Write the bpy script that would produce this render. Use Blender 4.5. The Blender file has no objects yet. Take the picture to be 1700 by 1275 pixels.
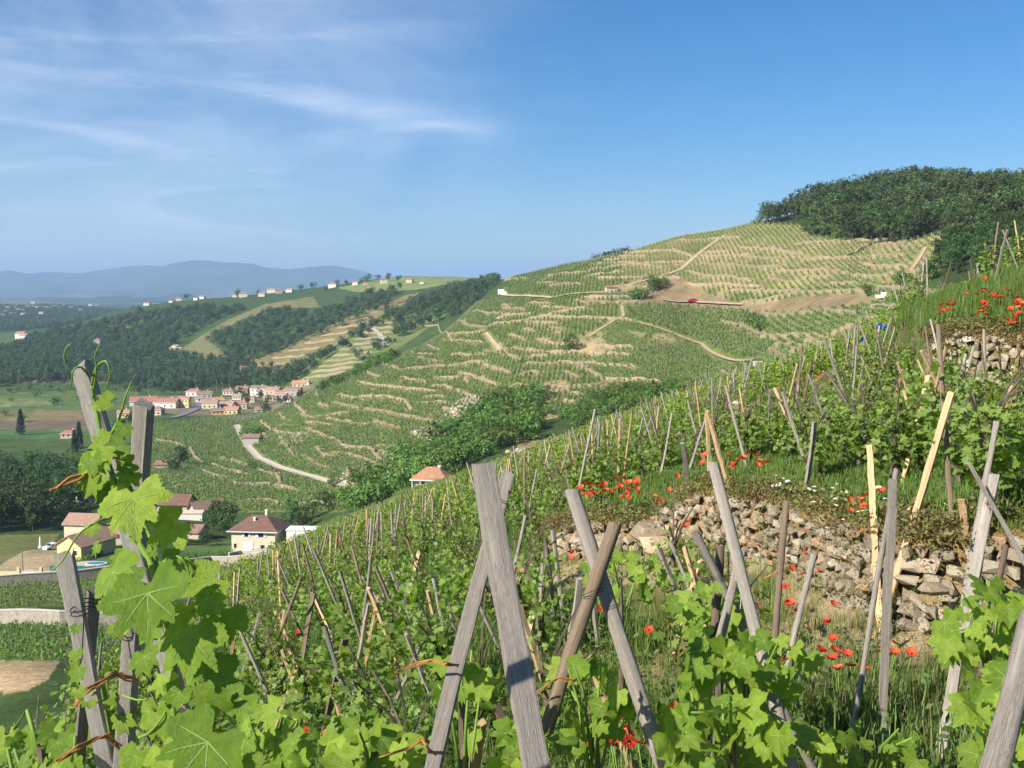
import bpy, bmesh, math, random
import numpy as np
from mathutils import Vector, Matrix, Euler, Quaternion
from mathutils.noise import fractal, noise as mnoise

SC = bpy.context.scene
COL = SC.collection
R = math.radians

# ------------------------------------------------------------------ camera
F = 1700.0                      # focal length in photo pixels (photo 1700 x 1275)
CX, CY, HZ = 850.0, 637.5, 480.0
PITCH = math.atan((CY - HZ) / F)
cam_d = bpy.data.cameras.new('camera')
cam_d.sensor_width = 36.0
cam_d.lens = 36.0 * F / 1700.0
cam_d.clip_start = 0.05
cam_d.clip_end = 60000.0
cam = bpy.data.objects.new('camera', cam_d)
COL.objects.link(cam)
cam.location = (0, 0, 0)
cam.rotation_euler = (math.pi / 2 - PITCH, 0, 0)
SC.camera = cam

# ------------------------------------------------------------------ light
SUN_DIR = Vector((-0.68, -0.55, 0.62)).normalized()     # towards the sun: left, a little behind
SUN_EL = math.asin(SUN_DIR.z)
SUN_AZ = math.atan2(SUN_DIR.x, SUN_DIR.y)
w = bpy.data.worlds.new('World'); SC.world = w; w.use_nodes = True
nt = w.node_tree
for n in list(nt.nodes): nt.nodes.remove(n)
def wn(t, **k):
    n = nt.nodes.new(t)
    for a, b in k.items(): setattr(n, a, b)
    return n
wout = wn('ShaderNodeOutputWorld'); wbg = wn('ShaderNodeBackground')
sky = wn('ShaderNodeTexSky', sky_type='NISHITA', sun_disc=False, sun_elevation=SUN_EL,
         sun_rotation=SUN_AZ % (2 * math.pi), altitude=200.0, air_density=1.0, dust_density=0.3, ozone_density=6.0)
wbg.inputs['Strength'].default_value = 0.069
# thin cirrus: the sky direction projected on a high flat layer, stretched along one wind direction
tc = wn('ShaderNodeTexCoord'); sep = wn('ShaderNodeSeparateXYZ'); nt.links.new(tc.outputs['Generated'], sep.inputs[0])
def wm(op, a, b=None, clamp=False):
    n = wn('ShaderNodeMath', operation=op); n.use_clamp = clamp
    for i, v in enumerate((a, b)):
        if v is None: continue
        if isinstance(v, (int, float)): n.inputs[i].default_value = v
        else: nt.links.new(v, n.inputs[i])
    return n.outputs[0]
zc = wm('ADD', wm('MAXIMUM', sep.outputs[2], 0.0), 0.07)
cxs = wm('DIVIDE', sep.outputs[0], zc); cys = wm('DIVIDE', sep.outputs[1], zc)
comb = wn('ShaderNodeCombineXYZ'); nt.links.new(sep.outputs[0], comb.inputs[0]); nt.links.new(sep.outputs[2], comb.inputs[1]); nt.links.new(wm('MULTIPLY', sep.outputs[1], 0.35), comb.inputs[2])
def cloud(scale, rot, sc, lo, hi, detail=7, dist=0.6, loc=(0, 0, 0)):
    mp = wn('ShaderNodeMapping'); nt.links.new(comb.outputs[0], mp.inputs[0])
    mp.inputs['Rotation'].default_value = (0, 0, R(rot)); mp.inputs['Scale'].default_value = sc; mp.inputs['Location'].default_value = loc
    nz = wn('ShaderNodeTexNoise'); nt.links.new(mp.outputs[0], nz.inputs['Vector'])
    nz.inputs['Scale'].default_value = scale; nz.inputs['Detail'].default_value = detail
    nz.inputs['Roughness'].default_value = 0.62; nz.inputs['Distortion'].default_value = dist
    mr = wn('ShaderNodeMapRange'); nt.links.new(nz.outputs[0], mr.inputs[0])
    mr.interpolation_type = 'SMOOTHSTEP'
    mr.inputs[1].default_value = lo; mr.inputs[2].default_value = hi
    return mr.outputs[0]
streak = cloud(1.0, 11, (2.6, 17.0, 1), 0.47, 0.78, detail=9, dist=1.3, loc=(3.1, 0.7, 0))
veil = cloud(1.0, 16, (1.8, 5.5, 1), 0.36, 0.72, detail=8, dist=0.9, loc=(1.2, 4.4, 0))
# the cirrus field thins out towards the right of the view
az = wm('SUBTRACT', 0.04, wm('DIVIDE', sep.outputs[0], wm('MAXIMUM', wm('ABSOLUTE', sep.outputs[1]), 0.05)))
side = wn('ShaderNodeMapRange'); nt.links.new(az, side.inputs[0]); side.inputs[1].default_value = -0.12; side.inputs[2].default_value = 0.36
side.interpolation_type = 'SMOOTHSTEP'
# a single long plume (an old contrail) crossing the sky as a thin sloping sheet
pl = wm('SUBTRACT', sep.outputs[2], wm('ADD', wm('MULTIPLY', sep.outputs[0], -0.155), 0.144))
plw = wm('SUBTRACT', 1.0, wm('DIVIDE', wm('ABSOLUTE', pl), 0.016), clamp=True)
px0 = wn('ShaderNodeMapRange'); nt.links.new(sep.outputs[0], px0.inputs[0]); px0.interpolation_type = 'SMOOTHSTEP'
px0.inputs[1].default_value = -0.36; px0.inputs[2].default_value = -0.17
px1 = wn('ShaderNodeMapRange'); nt.links.new(sep.outputs[0], px1.inputs[0]); px1.interpolation_type = 'SMOOTHSTEP'
px1.inputs[1].default_value = 0.03; px1.inputs[2].default_value = -0.06
pfine = cloud(1.0, 9, (5.0, 44.0, 1), 0.30, 0.70, detail=8, dist=1.2, loc=(7.3, 1.1, 0))
plume = wm('MULTIPLY', wm('MULTIPLY', wm('MULTIPLY', px0.outputs[0], px1.outputs[0]), plw), pfine)
cm = wm('MULTIPLY', wm('ADD', wm('MULTIPLY', streak, 0.30), wm('MULTIPLY', veil, 0.36)), side.outputs[0])
cm = wm('ADD', cm, wm('MULTIPLY', plume, 0.30), clamp=True)
mixc = wn('ShaderNodeMix', data_type='RGBA'); nt.links.new(cm, mixc.inputs['Factor'])
hsv = wn('ShaderNodeHueSaturation'); hsv.inputs['Saturation'].default_value = 1.27; nt.links.new(sky.outputs[0], hsv.inputs['Color'])
nt.links.new(hsv.outputs[0], mixc.inputs['A']); mixc.inputs['B'].default_value = (8.8, 9.4, 10.8, 1)
nt.links.new(mixc.outputs['Result'], wbg.inputs['Color']); nt.links.new(wbg.outputs[0], wout.inputs['Surface'])

sun_d = bpy.data.lights.new('sun', 'SUN'); sun_d.energy = 5.0; sun_d.angle = R(0.53); sun_d.color = (1.0, 0.93, 0.82)
sun_o = bpy.data.objects.new('sun', sun_d); COL.objects.link(sun_o)
sun_o.rotation_euler = SUN_DIR.to_track_quat('Z', 'Y').to_euler(); sun_o.location = (-100, -80, 120)

SC.view_settings.view_transform = 'Standard'; SC.view_settings.look = 'None'
SC.view_settings.exposure = 0.80; SC.view_settings.gamma = 1.0; SC.view_settings.use_curve_mapping = False
SC.render.engine = 'CYCLES'
cy = SC.cycles
cy.max_bounces = 6; cy.diffuse_bounces = 2; cy.glossy_bounces = 2; cy.transmission_bounces = 3
cy.transparent_max_bounces = 8; cy.use_adaptive_sampling = True; cy.adaptive_threshold = 0.025; cy.volume_bounces = 1
cy.caustics_reflective = False; cy.caustics_refractive = False
try: cy.use_denoising = True
except Exception: pass

# ------------------------------------------------------------------ helpers
rng = random.Random(7)
nrng = np.random.default_rng(11)
CP, SP = math.cos(PITCH), math.sin(PITCH)
def P(px, py, d):
    """photo pixel + horizontal distance -> world point"""
    u = (px - CX) / F; v = (CY - py) / F
    Y = CP + v * SP; Z = v * CP - SP
    t = d / Y
    return Vector((u * t, d, Z * t))
def proj(x, y, z):
    """world -> photo pixel (arrays)"""
    f = y * CP - z * SP; v = y * SP + z * CP
    return CX + F * x / f, CY - F * v / f
def tag(o, label=None, cat=None, group=None, kind=None):
    if label: o['label'] = label
    if cat: o['category'] = cat
    if group: o['group'] = group
    if kind: o['kind'] = kind
    return o
def mesh_obj(name, me, parent=None, loc=None):
    o = bpy.data.objects.new(name, me); COL.objects.link(o)
    if parent is not None: o.parent = parent
    if loc is not None: o.location = loc
    return o
def empty(name, loc, rz=0.0):
    o = bpy.data.objects.new(name, None); COL.objects.link(o)
    o.location = loc; o.rotation_euler = (0, 0, rz); o.empty_display_size = 0.2
    return o
class MB:
    """collects faces; build() makes one mesh"""
    def __init__(s): s.v = []; s.f = []; s.m = []; s.c = []
    def add(s, vs, fs, m=0, c=None):
        b = len(s.v); s.v.extend(vs)
        for f in fs:
            s.f.append([b + i for i in f]); s.m.append(m); s.c.append(c)
    def box(s, x0, x1, y0, y1, z0, z1, m=0):
        s.add([(x0,y0,z0),(x1,y0,z0),(x1,y1,z0),(x0,y1,z0),(x0,y0,z1),(x1,y0,z1),(x1,y1,z1),(x0,y1,z1)],
              [(3,2,1,0),(4,5,6,7),(0,1,5,4),(1,2,6,5),(2,3,7,6),(3,0,4,7)], m)
    def tube(s, pts, rad, n=6, m=0, c=None, cap=True, squash=1.0, twist=0.0):
        pts = [Vector(p) for p in pts]; N = len(pts); base = len(s.v); ref = None
        for i, p in enumerate(pts):
            t = (pts[min(i + 1, N - 1)] - pts[max(i - 1, 0)])
            if t.length < 1e-9: t = Vector((0, 0, 1))
            t.normalize()
            if ref is None: ref = t.orthogonal().normalized()
            ref = (ref - t * ref.dot(t))
            if ref.length < 1e-6: ref = t.orthogonal()
            ref.normalize(); bi = t.cross(ref)
            r = rad[i] if isinstance(rad, (list, tuple)) else rad
            for k in range(n):
                a = 2 * math.pi * k / n + twist
                s.v.append(tuple(p + ref * (math.cos(a) * r) + bi * (math.sin(a) * r * squash)))
        for i in range(N - 1):
            for k in range(n):
                k2 = (k + 1) % n
                s.f.append([base + i*n + k, base + i*n + k2, base + (i+1)*n + k2, base + (i+1)*n + k]); s.m.append(m); s.c.append(c)
        if cap:
            s.f.append([base + k for k in range(n)][::-1]); s.m.append(m); s.c.append(c)
            s.f.append([base + (N-1)*n + k for k in range(n)]); s.m.append(m); s.c.append(c)
    def mesh(s, name, mats, smooth=False):
        me = bpy.data.meshes.new(name); me.from_pydata([tuple(v) for v in s.v], [], s.f)
        for mt in (mats if isinstance(mats, (list, tuple)) else [mats]): me.materials.append(mt)
        me.polygons.foreach_set('material_index', s.m)
        if smooth: me.polygons.foreach_set('use_smooth', [True] * len(s.f))
        if any(c is not None for c in s.c):
            at = me.color_attributes.new('tone', 'FLOAT_COLOR', 'CORNER')
            arr = np.ones((len(me.loops), 4), dtype=np.float32)
            cnt = np.array([len(f) for f in s.f]); cs = np.array([(c if c is not None else 0.5) for c in s.c], dtype=np.float32)
            rep = np.repeat(cs, cnt); arr[:, 0] = rep; arr[:, 1] = rep; arr[:, 2] = rep
            at.data.foreach_set('color', arr.ravel())
        me.update(); return me
    def build(s, name, mats, parent=None, smooth=False, loc=None):
        return mesh_obj(name, s.mesh(name, mats, smooth), parent, loc)
def copy_part(o, parent):
    c = o.copy(); COL.objects.link(c); c.parent = parent; return c
def copy_tree(root, loc, rz=0.0, sc=1.0):
    r = root.copy(); COL.objects.link(r); r.location = loc; r.rotation_euler = (0, 0, rz)
    r.scale = (sc, sc, sc) if isinstance(sc, (int, float)) else sc
    for ch in list(root.children):
        c = copy_part(ch, r)
        for g in list(ch.children): copy_part(g, c)
    return r

# ------------------------------------------------------------------ materials
def new_mat(name):
    m = bpy.data.materials.new(name); m.use_nodes = True
    n = m.node_tree
    b = n.nodes['Principled BSDF']
    return m, n, b
def node(n, t, **k):
    x = n.nodes.new(t)
    for a, b in k.items(): setattr(x, a, b)
    return x
def link(n, a, b): n.links.new(a, b)
def ramp(n, fac, stops):
    r = node(n, 'ShaderNodeValToRGB'); link(n, fac, r.inputs[0])
    el = r.color_ramp.elements
    while len(el) < len(stops): el.new(0.5)
    for e, (p, c) in zip(el, stops): e.position = p; e.color = (*c, 1)
    return r.outputs[0]
def nz(n, scale, detail=4, rough=0.6, coord='Object', dist=0.0, sc=None):
    tcn = node(n, 'ShaderNodeTexCoord'); out = tcn.outputs[coord]
    if sc is not None:
        mp = node(n, 'ShaderNodeMapping'); link(n, out, mp.inputs[0]); mp.inputs['Scale'].default_value = sc; out = mp.outputs[0]
    x = node(n, 'ShaderNodeTexNoise'); link(n, out, x.inputs['Vector'])
    x.inputs['Scale'].default_value = scale; x.inputs['Detail'].default_value = detail; x.inputs['Roughness'].default_value = rough; x.inputs['Distortion'].default_value = dist
    return x.outputs[0]
def mixc2(n, fac, a, b, blend='MIX'):
    x = node(n, 'ShaderNodeMix', data_type='RGBA', blend_type=blend)
    for s, v in (('Factor', fac), ('A', a), ('B', b)):
        if isinstance(v, (int, float)): x.inputs[s].default_value = v
        elif isinstance(v, tuple): x.inputs[s].default_value = (*v, 1)
        else: link(n, v, x.inputs[s])
    return x.outputs['Result']
def bump(n, b, h, strength=0.3, dist=0.02):
    x = node(n, 'ShaderNodeBump'); x.inputs['Strength'].default_value = strength; x.inputs['Distance'].default_value = dist
    link(n, h, x.inputs['Height']); link(n, x.outputs[0], b.inputs['Normal'])
def m_noise(name, stops, scale=5, rough=0.85, detail=5, coord='Object', bmp=0.0, bd=0.02, sc=None, rnd=0.0, spec=0.25, dist=0.0, attr=None):
    m, n, b = new_mat(name)
    f = nz(n, scale, detail, 0.62, coord, dist, sc)
    c = ramp(n, f, stops)
    if rnd:
        oi = node(n, 'ShaderNodeObjectInfo')
        hs = node(n, 'ShaderNodeHueSaturation'); link(n, c, hs.inputs['Color'])
        mr = node(n, 'ShaderNodeMapRange'); link(n, oi.outputs['Random'], mr.inputs[0]); mr.inputs[3].default_value = 1 - rnd; mr.inputs[4].default_value = 1 + rnd
        link(n, mr.outputs[0], hs.inputs['Value']); c = hs.outputs[0]
    link(n, c, b.inputs['Base Color']); b.inputs['Roughness'].default_value = rough
    b.inputs['Specular IOR Level'].default_value = spec
    if bmp: bump(n, b, f, bmp, bd)
    return m
def m_leaf(name, dark, mid, light, trans=0.35, rough=0.5, rnd=0.15, tcol=None, spec=0.3, under=None):
    """leaf: per-leaf tone from the mesh, part of the light passes through"""
    m, n, b = new_mat(name)
    at = node(n, 'ShaderNodeAttribute', attribute_name='tone')
    c = ramp(n, at.outputs['Fac'], [(0.0, dark), (0.5, mid), (1.0, light)])
    if rnd:
        oi = node(n, 'ShaderNodeObjectInfo')
        hs = node(n, 'ShaderNodeHueSaturation'); link(n, c, hs.inputs['Color'])
        mr = node(n, 'ShaderNodeMapRange'); link(n, oi.outputs['Random'], mr.inputs[0]); mr.inputs[3].default_value = 1 - rnd; mr.inputs[4].default_value = 1 + rnd
        link(n, mr.outputs[0], hs.inputs['Value'])
        mr2 = node(n, 'ShaderNodeMapRange'); link(n, oi.outputs['Random'], mr2.inputs[0]); mr2.inputs[3].default_value = 0.5 - rnd * 0.10; mr2.inputs[4].default_value = 0.5 + rnd * 0.08
        link(n, mr2.outputs[0], hs.inputs['Hue']); c = hs.outputs[0]
    if under:
        ge = node(n, 'ShaderNodeNewGeometry'); un = mixc2(n, 0.6, c, under); c = mixc2(n, ge.outputs['Backfacing'], c, un)
    link(n, c, b.inputs['Base Color']); b.inputs['Roughness'].default_value = rough; b.inputs['Specular IOR Level'].default_value = spec
    if trans:
        tr = node(n, 'ShaderNodeBsdfTranslucent')
        hs2 = mixc2(n, 1.0, c, tcol or (1.25, 1.35, 0.5), 'MULTIPLY'); link(n, hs2, tr.inputs[0])
        mx = node(n, 'ShaderNodeMixShader'); mx.inputs[0].default_value = trans
        link(n, b.outputs[0], mx.inputs[1]); link(n, tr.outputs[0], mx.inputs[2])
        link(n, mx.outputs[0], n.nodes['Material Output'].inputs['Surface'])
    return m
def m_flat(name, c, rough=0.7, spec=0.3, metal=0.0):
    m, n, b = new_mat(name); b.inputs['Base Color'].default_value = (*c, 1); b.inputs['Roughness'].default_value = rough
    b.inputs['Specular IOR Level'].default_value = spec; b.inputs['Metallic'].default_value = metal; return m

ordn = ['first','second','third','fourth','fifth','sixth','seventh','eighth','ninth','tenth','eleventh','twelfth','thirteenth','fourteenth','fifteenth','sixteenth','seventeenth','eighteenth','nineteenth','twentieth']
def nth(i): return ordn[i] if i < len(ordn) else (['twenty','thirty','forty','fifty','sixty','seventy'][(i + 1) // 10 - 2] + ('' if (i + 1) % 10 == 0 else '-' + ordn[(i + 1) % 10 - 1]))
def side(i, n_): return '%s from the left' % nth(i) if i < n_ - i else '%s from the right' % nth(n_ - 1 - i)
# ================================================================== terrain
def Pz(px, d, z):
    return ((px - CX) / F * d * 1.0, d, z)      # approximate column, explicit height
GC = []   # control points (u, ln d, z)
def g(px, py, d):
    p = P(px, py, d); GC.append((p.x / d, math.log(d), p.z))
def gz(px, d, z): GC.append(((px - CX) / F, math.log(d), z))
# foothill below the near slope (left)
for a in [(0,1120,100),(0,1040,140),(200,1045,142),(0,968,190),(200,955,195),(440,925,215),(130,930,224),(40,905,240),
          (-200,1000,180),(-300,900,260),(60,880,272),(425,915,240),(350,848,290),(250,880,260)]: g(*a)
gz(-250,100,-44); gz(-100,62,-32); gz(-500,62,-36); gz(-500,140,-52)
# hidden ground under the near slope
for a in [(500,62,-27),(850,62,-24),(1200,62,-16),(1600,62,-4),(2000,62,8),(600,100,-42),(850,100,-37),(1200,100,-25),(1500,110,-14),(1700,110,-6),(2000,110,9),
          (600,150,-46),(850,150,-42),(1200,150,-32),(1450,150,-19),(1700,150,-7),(2000,150,12),(560,190,-50)]: gz(*a)
# ravine and foot of the main hill
for a in [(700,810,206),(760,770,235),(850,752,216),(950,735,225),(1050,690,235),(1150,655,250),(1280,600,262),(1400,545,262),(1500,485,268),(1600,450,262),(1700,420,255)]: g(*a)
# main hill
for a in [(280,700,480),(440,690,480),(300,800,330),(400,842,292),(560,832,272),(600,790,290),(480,770,345),(600,700,385),(700,600,430),(640,592,462),(520,652,462),
          (830,490,520),(832,466,600),(900,450,565),(1000,428,525),(1130,395,500),(1280,366,470),(1400,335,455),(1500,318,450),(1620,322,455),(1700,330,455),
          (1550,400,335),(1700,372,300),(1440,500,285),(1300,560,298),(1150,640,302),(1000,650,312),(850,700,292),
          (1150,500,405),(1000,480,425),(1200,450,415),(1400,450,345),(1100,560,352),(850,560,405),(700,680,362),(900,620,345),(1250,500,372),(1450,420,372),
          (340,740,420),(430,735,415),(760,560,450),(760,640,385)]: g(*a)
g(2000,300,320); g(2000,250,430); gz(2000,600,60)
# behind the main ridge
for a in [(900,700,2),(1000,700,10),(1130,650,18),(1300,650,26),(1500,650,40),(1800,700,55),(1130,900,10),(1500,900,25),(1000,1000,8),(1300,1300,10),(1700,1300,30),(2000,2500,30),(1300,2500,10)]: gz(*a)
for a in [(560,600,-66),(640,600,-58),(700,620,-42),(780,660,-22),(500,560,-70),(440,560,-72)]: gz(*a)
# second ridge
for a in [(830,468,1400),(770,462,1480),(700,457,1500),(640,462,1500),(560,474,1480),(500,486,1420),(420,492,1450),(300,499,1600),(200,517,1520),(100,548,1400),
          (200,592,1050),(300,602,1000),(400,600,950),(350,560,1100),(450,540,1100),(550,520,1100),(620,530,960),(700,510,960),(780,490,930),
          (560,600,770),(520,640,710),(600,580,780),(650,550,830),(440,620,850)]: g(*a)
for a in [(830,2200,5),(700,2200,0),(560,2200,-20),(420,2200,-45),(300,2300,-60),(200,2100,-66),(100,1900,-72),(0,1300,-75),(-300,1300,-75),(-600,2000,-75)]: gz(*a)
# valley floor
for a in [(0,520,-74),(120,520,-74),(200,600,-75),(350,620,-74),(470,640,-74),(0,700,-75),(150,800,-75),(300,800,-74),(-300,500,-73),(-300,800,-75),(0,1000,-75),(150,950,-75),(-500,350,-68),(150,420,-73),(0,380,-71),(60,320,-67)]: gz(*a)
for px_ in (-400, -100, 150, 400, 700, 1100, 1600, 2100):
    gz(px_, 3400, -70 if px_ < 700 else -30); gz(px_, 5500, -75); gz(px_, 9000, -78); gz(px_, 16000, -80)
g(0,512,3000); g(60,510,3200); g(130,506,3400); g(0,535,2300); g(90,520,2700)
GC = np.array(GC); SU = 3.2
def _k(r2): return 0.5 * r2 * np.log(r2 + 1e-9)
_A = np.column_stack([GC[:, 0] * SU, GC[:, 1]]); _n = len(GC)
_K = _k(((_A[:, None, :] - _A[None, :, :]) ** 2).sum(-1)) + np.eye(_n) * 0.004
_Pm = np.column_stack([np.ones(_n), _A])
_S = np.block([[_K, _Pm], [_Pm.T, np.zeros((3, 3))]])
_w = np.linalg.solve(_S, np.concatenate([GC[:, 2], np.zeros(3)]))
def snoise(x, y, seed=0, octs=4, lac=2.1, gain=0.5):
    """cheap smooth pseudo noise, vectorised, about -1..1"""
    r = np.random.default_rng(seed); s = np.zeros_like(x, dtype=float); a = 1.0; f = 1.0; tot = 0
    for o in range(octs):
        for k in range(3):
            th = r.uniform(0, math.tau); ph = r.uniform(0, math.tau); ff = f * r.uniform(0.7, 1.4)
            s = s + a / 3 * np.sin((x * math.cos(th) + y * math.sin(th)) * ff + ph + 1.7 * np.sin((y * math.cos(th) - x * math.sin(th)) * ff * 0.6 + ph * 2))
        tot += a; a *= gain; f *= lac
    return s / tot * 1.6
def G_exact(x, y):
    """height of the wide landscape"""
    x = np.asarray(x, float); y = np.maximum(np.asarray(y, float), 40.0)
    sh = x.shape; u = np.clip(x / y, -1.1, 1.1).ravel() * SU; t = np.log(y).ravel()
    out = np.empty(u.size)
    for i in range(0, u.size, 20000):
        q = np.column_stack([u[i:i+20000], t[i:i+20000]])
        out[i:i+20000] = _k(((q[:, None, :] - _A[None, :, :]) ** 2).sum(-1)) @ _w[:_n] + _w[_n] + q @ _w[_n+1:]
    out = out.reshape(sh)
    am = np.clip((out + 70) / 25, 0.0, 1) * np.clip(y / 350, 0.2, 2.2)
    out = out + snoise(x / 40, y / 40, 5) * 1.3 * am
    return np.maximum(out, -82)
_TU = np.linspace(-1.05, 1.05, 560); _TT = np.linspace(math.log(40), math.log(27000), 560)
_a, _b = np.meshgrid(_TU, _TT); _TZ = G_exact(_a * np.exp(_b), np.exp(_b))
def G(x, y):
    x = np.asarray(x, float); y = np.maximum(np.asarray(y, float), 40.001)
    u = np.clip((np.clip(x / y, -1.049, 1.049) + 1.05) / 2.1 * 559, 0, 558.999); t = np.clip((np.log(y) - _TT[0]) / (_TT[-1] - _TT[0]) * 559, 0, 558.999)
    i = t.astype(int); j = u.astype(int); a = t - i; b = u - j
    return _TZ[i, j] * (1-a) * (1-b) + _TZ[i+1, j] * a * (1-b) + _TZ[i, j+1] * (1-a) * b + _TZ[i+1, j+1] * a * b
def G1(x, y): return float(G(np.array([x]), np.array([y]))[0])

# ---- near slope: a plane (rises to the right, falls away in front), terraces cut into it
SA, SB, SC0 = 0.39, -0.15, -1.65
def plane(x, y): return SA * x + SB * y + SC0
WALL_A_BASE = [(905,925,13.2),(960,932,12.4),(1060,938,11.2),(1150,912,10.2),(1250,928,9.2),(1330,965,8.3),(1400,1005,7.6),(1480,1050,6.9),(1560,1062,6.6),(1700,1078,6.3),(1900,1100,6.1)]
WALL_A_TOP  = [(905,885,13.2),(960,872,12.4),(1060,872,11.2),(1150,822,10.2),(1250,832,9.2),(1330,858,8.3),(1400,884,7.6),(1480,902,6.9),(1560,902,6.6),(1700,905,6.3),(1900,905,6.1)]
WALL_B_BASE = [(1535,640,17.5),(1580,645,17.0),(1640,655,16.4),(1720,670,15.6),(1900,690,14.5)]
WALL_B_TOP  = [(1535,566,17.5),(1580,556,17.0),(1640,562,16.4),(1720,572,15.6),(1900,580,14.5)]
def _pts(l): return [P(*a) for a in l]
wab, wat, wbb, wbt = map(_pts, (WALL_A_BASE, WALL_A_TOP, WALL_B_BASE, WALL_B_TOP))
def _res(l): return np.array([(p.x, p.y, p.z - plane(p.x, p.y)) for p in l])
CL = np.vstack([_res(wab), _res(_pts([(1400,1130,5.9),(1300,1150,5.6),(1150,1040,8.0),(1480,1160,5.6),(1000,1010,9.5),(1600,1160,5.4)])),
     np.array([(0,0,0),(0,4,0),(-3,5,0),(3,3,-.2),(-4,10,0),(-8,20,0),(0,20,0),(-10,45,0),(5,45,0),(3,22,0),(10,80,0),(-10,80,0),(40,80,0),(0,130,0),(40,130,0),(3,0,0),(-5,0,0),(-15,10,0)], float)])
CU = np.vstack([_res(wat), _res(_pts([(1290,790,12.2),(1450,832,9.8),(1450,745,14),(1600,845,8.8),(1200,765,14),(1050,812,14.2),(1180,730,21),(1600,745,13),(1700,765,11),(1350,690,19),(1500,690,17)])), _res(wbb),
     np.array([(2.2,28,0),(5,30,0),(12,30,0),(12,60,0),(30,60,0),(6,60,0),(40,30,0),(14,10,0.0),(30,10,0),(60,120,0)], float)])
CT = np.vstack([_res(wbt), _res(_pts([(1600,520,18.2),(1690,480,19),(1580,500,22)])), np.array([(14,30,0.3),(20,30,0.3),(30,40,0),(40,20,0.4),(30,60,0)], float)])
def _idw(c, x, y, p=3.0):
    d2 = (x[..., None] - c[:, 0]) ** 2 + (y[..., None] - c[:, 1]) ** 2
    ww = 1.0 / (d2 + 0.08) ** (p / 2); return (ww * c[:, 2]).sum(-1) / ww.sum(-1)
def inpoly(x, y, poly):
    x = np.asarray(x, float); y = np.asarray(y, float); ins = np.zeros(x.shape, bool); n = len(poly)
    for i in range(n):
        x1, y1 = poly[i]; x2, y2 = poly[(i + 1) % n]
        if y1 == y2: continue
        c = ((y1 > y) != (y2 > y)) & (x < (x2 - x1) * (y - y1) / (y2 - y1) + x1); ins ^= c
    return ins
def _off(pts, e=0.12): return [(p.x + e * 0.4, p.y + e) for p in pts]
REG_U = _off(wab) + [(30, 5.5), (80, 20), (80, 75), (7.0, 75), (3.2, 30), (1.4, 18)]
REG_T = _off(wbb) + [(30, 12), (60, 20), (60, 60), (17, 50), (9.5, 25)]
EDGE_X = -15.0
def N(x, y):
    x = np.asarray(x, float); y = np.asarray(y, float); sh = x.shape
    x = x.ravel(); y = y.ravel(); out = np.empty(x.size)
    for i in range(0, x.size, 30000):
        a, b = x[i:i+30000], y[i:i+30000]
        z = plane(a, b)
        iu = inpoly(a, b, REG_U); it = inpoly(a, b, REG_T)
        r = np.where(it, _idw(CT, a, b), np.where(iu, _idw(CU, a, b), _idw(CL, a, b)))
        far = np.clip((b - 25) / 60, 0, 1)
        z = z + r + snoise(a / 1.3, b / 1.3, 3, 3) * 0.035 + snoise(a / 14, b / 14, 4, 3) * 0.55 * far
        z = z - 0.040 * np.maximum(a, 0) * np.clip((b - 22) / 40, 0, 1)
        z = z - 0.018 * np.maximum(b - 50, 0) * np.clip((a + 18) / 15, 0, 1)
        ed = EDGE_X + 1.0 * np.sin(b / 9.0) + 0.5 * np.sin(b / 3.7) + np.clip((68 - b) * 0.165, 0, 8.6)
        q = np.maximum(ed - a, 0); z = z - 0.95 * (np.sqrt(q * q + 1.2) - 1.095)
        q = np.maximum(b - 150 - 0.15 * a, 0); z = z - 0.75 * (np.sqrt(q * q + 30) - 5.48)
        out[i:i+30000] = z
    return out.reshape(sh)
def N1(x, y): return float(N(np.array([x]), np.array([y]))[0])

def hitG(px, py, d0=170.0, d1=6000.0):
    """first meeting of the sight line through a photo pixel with the wide landscape"""
    d = np.exp(np.linspace(math.log(d0), math.log(d1), 500))
    p = P(px, py, 1.0); z = G(p.x * d, d); s = (p.z * d < z).nonzero()[0]
    if len(s) == 0: return None
    i = max(int(s[0]), 1)
    a, b = d[i-1], d[i]
    for _ in range(14):
        c = 0.5 * (a + b)
        if p.z * c < G1(p.x * c, c): b = c
        else: a = c
    return Vector((p.x * b, b, p.z * b))
def hitN(px, py, d0=2.0, d1=200.0):
    d = np.exp(np.linspace(math.log(d0), math.log(d1), 400)); p = P(px, py, 1.0)
    z = N(p.x * d, d); s = (p.z * d < z).nonzero()[0]
    if len(s) == 0: return None
    b = d[int(s[0])]; return Vector((p.x * b, b, N1(p.x * b, b)))

def grid_mesh(name, us, ds, zf, mats, cover=None):
    U_, D_ = np.meshgrid(us, ds); X = U_ * D_; Y = D_; Z = zf(X, Y)
    nr, nc = X.shape; co = np.column_stack([X.ravel(), Y.ravel(), Z.ravel()])
    ii = np.arange(nr * nc).reshape(nr, nc)
    q = np.column_stack([ii[:-1, :-1].ravel(), ii[:-1, 1:].ravel(), ii[1:, 1:].ravel(), ii[1:, :-1].ravel()])
    me = bpy.data.meshes.new(name); me.vertices.add(len(co)); me.vertices.foreach_set('co', co.ravel())
    me.loops.add(q.size); me.loops.foreach_set('vertex_index', q.ravel().astype(np.int32))
    me.polygons.add(len(q)); me.polygons.foreach_set('loop_start', np.arange(0, q.size, 4, dtype=np.int32))
    me.polygons.foreach_set('use_smooth', np.ones(len(q), bool))
    me.update(calc_edges=True)
    for m in mats: me.materials.append(m)
    if cover is not None:
        c = cover(co[:, 0], co[:, 1], co[:, 2])
        at = me.color_attributes.new('cover', 'FLOAT_COLOR', 'POINT')
        at.data.foreach_set('color', np.column_stack([c, np.ones(len(c))]).astype(np.float32).ravel())
    return me
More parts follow.
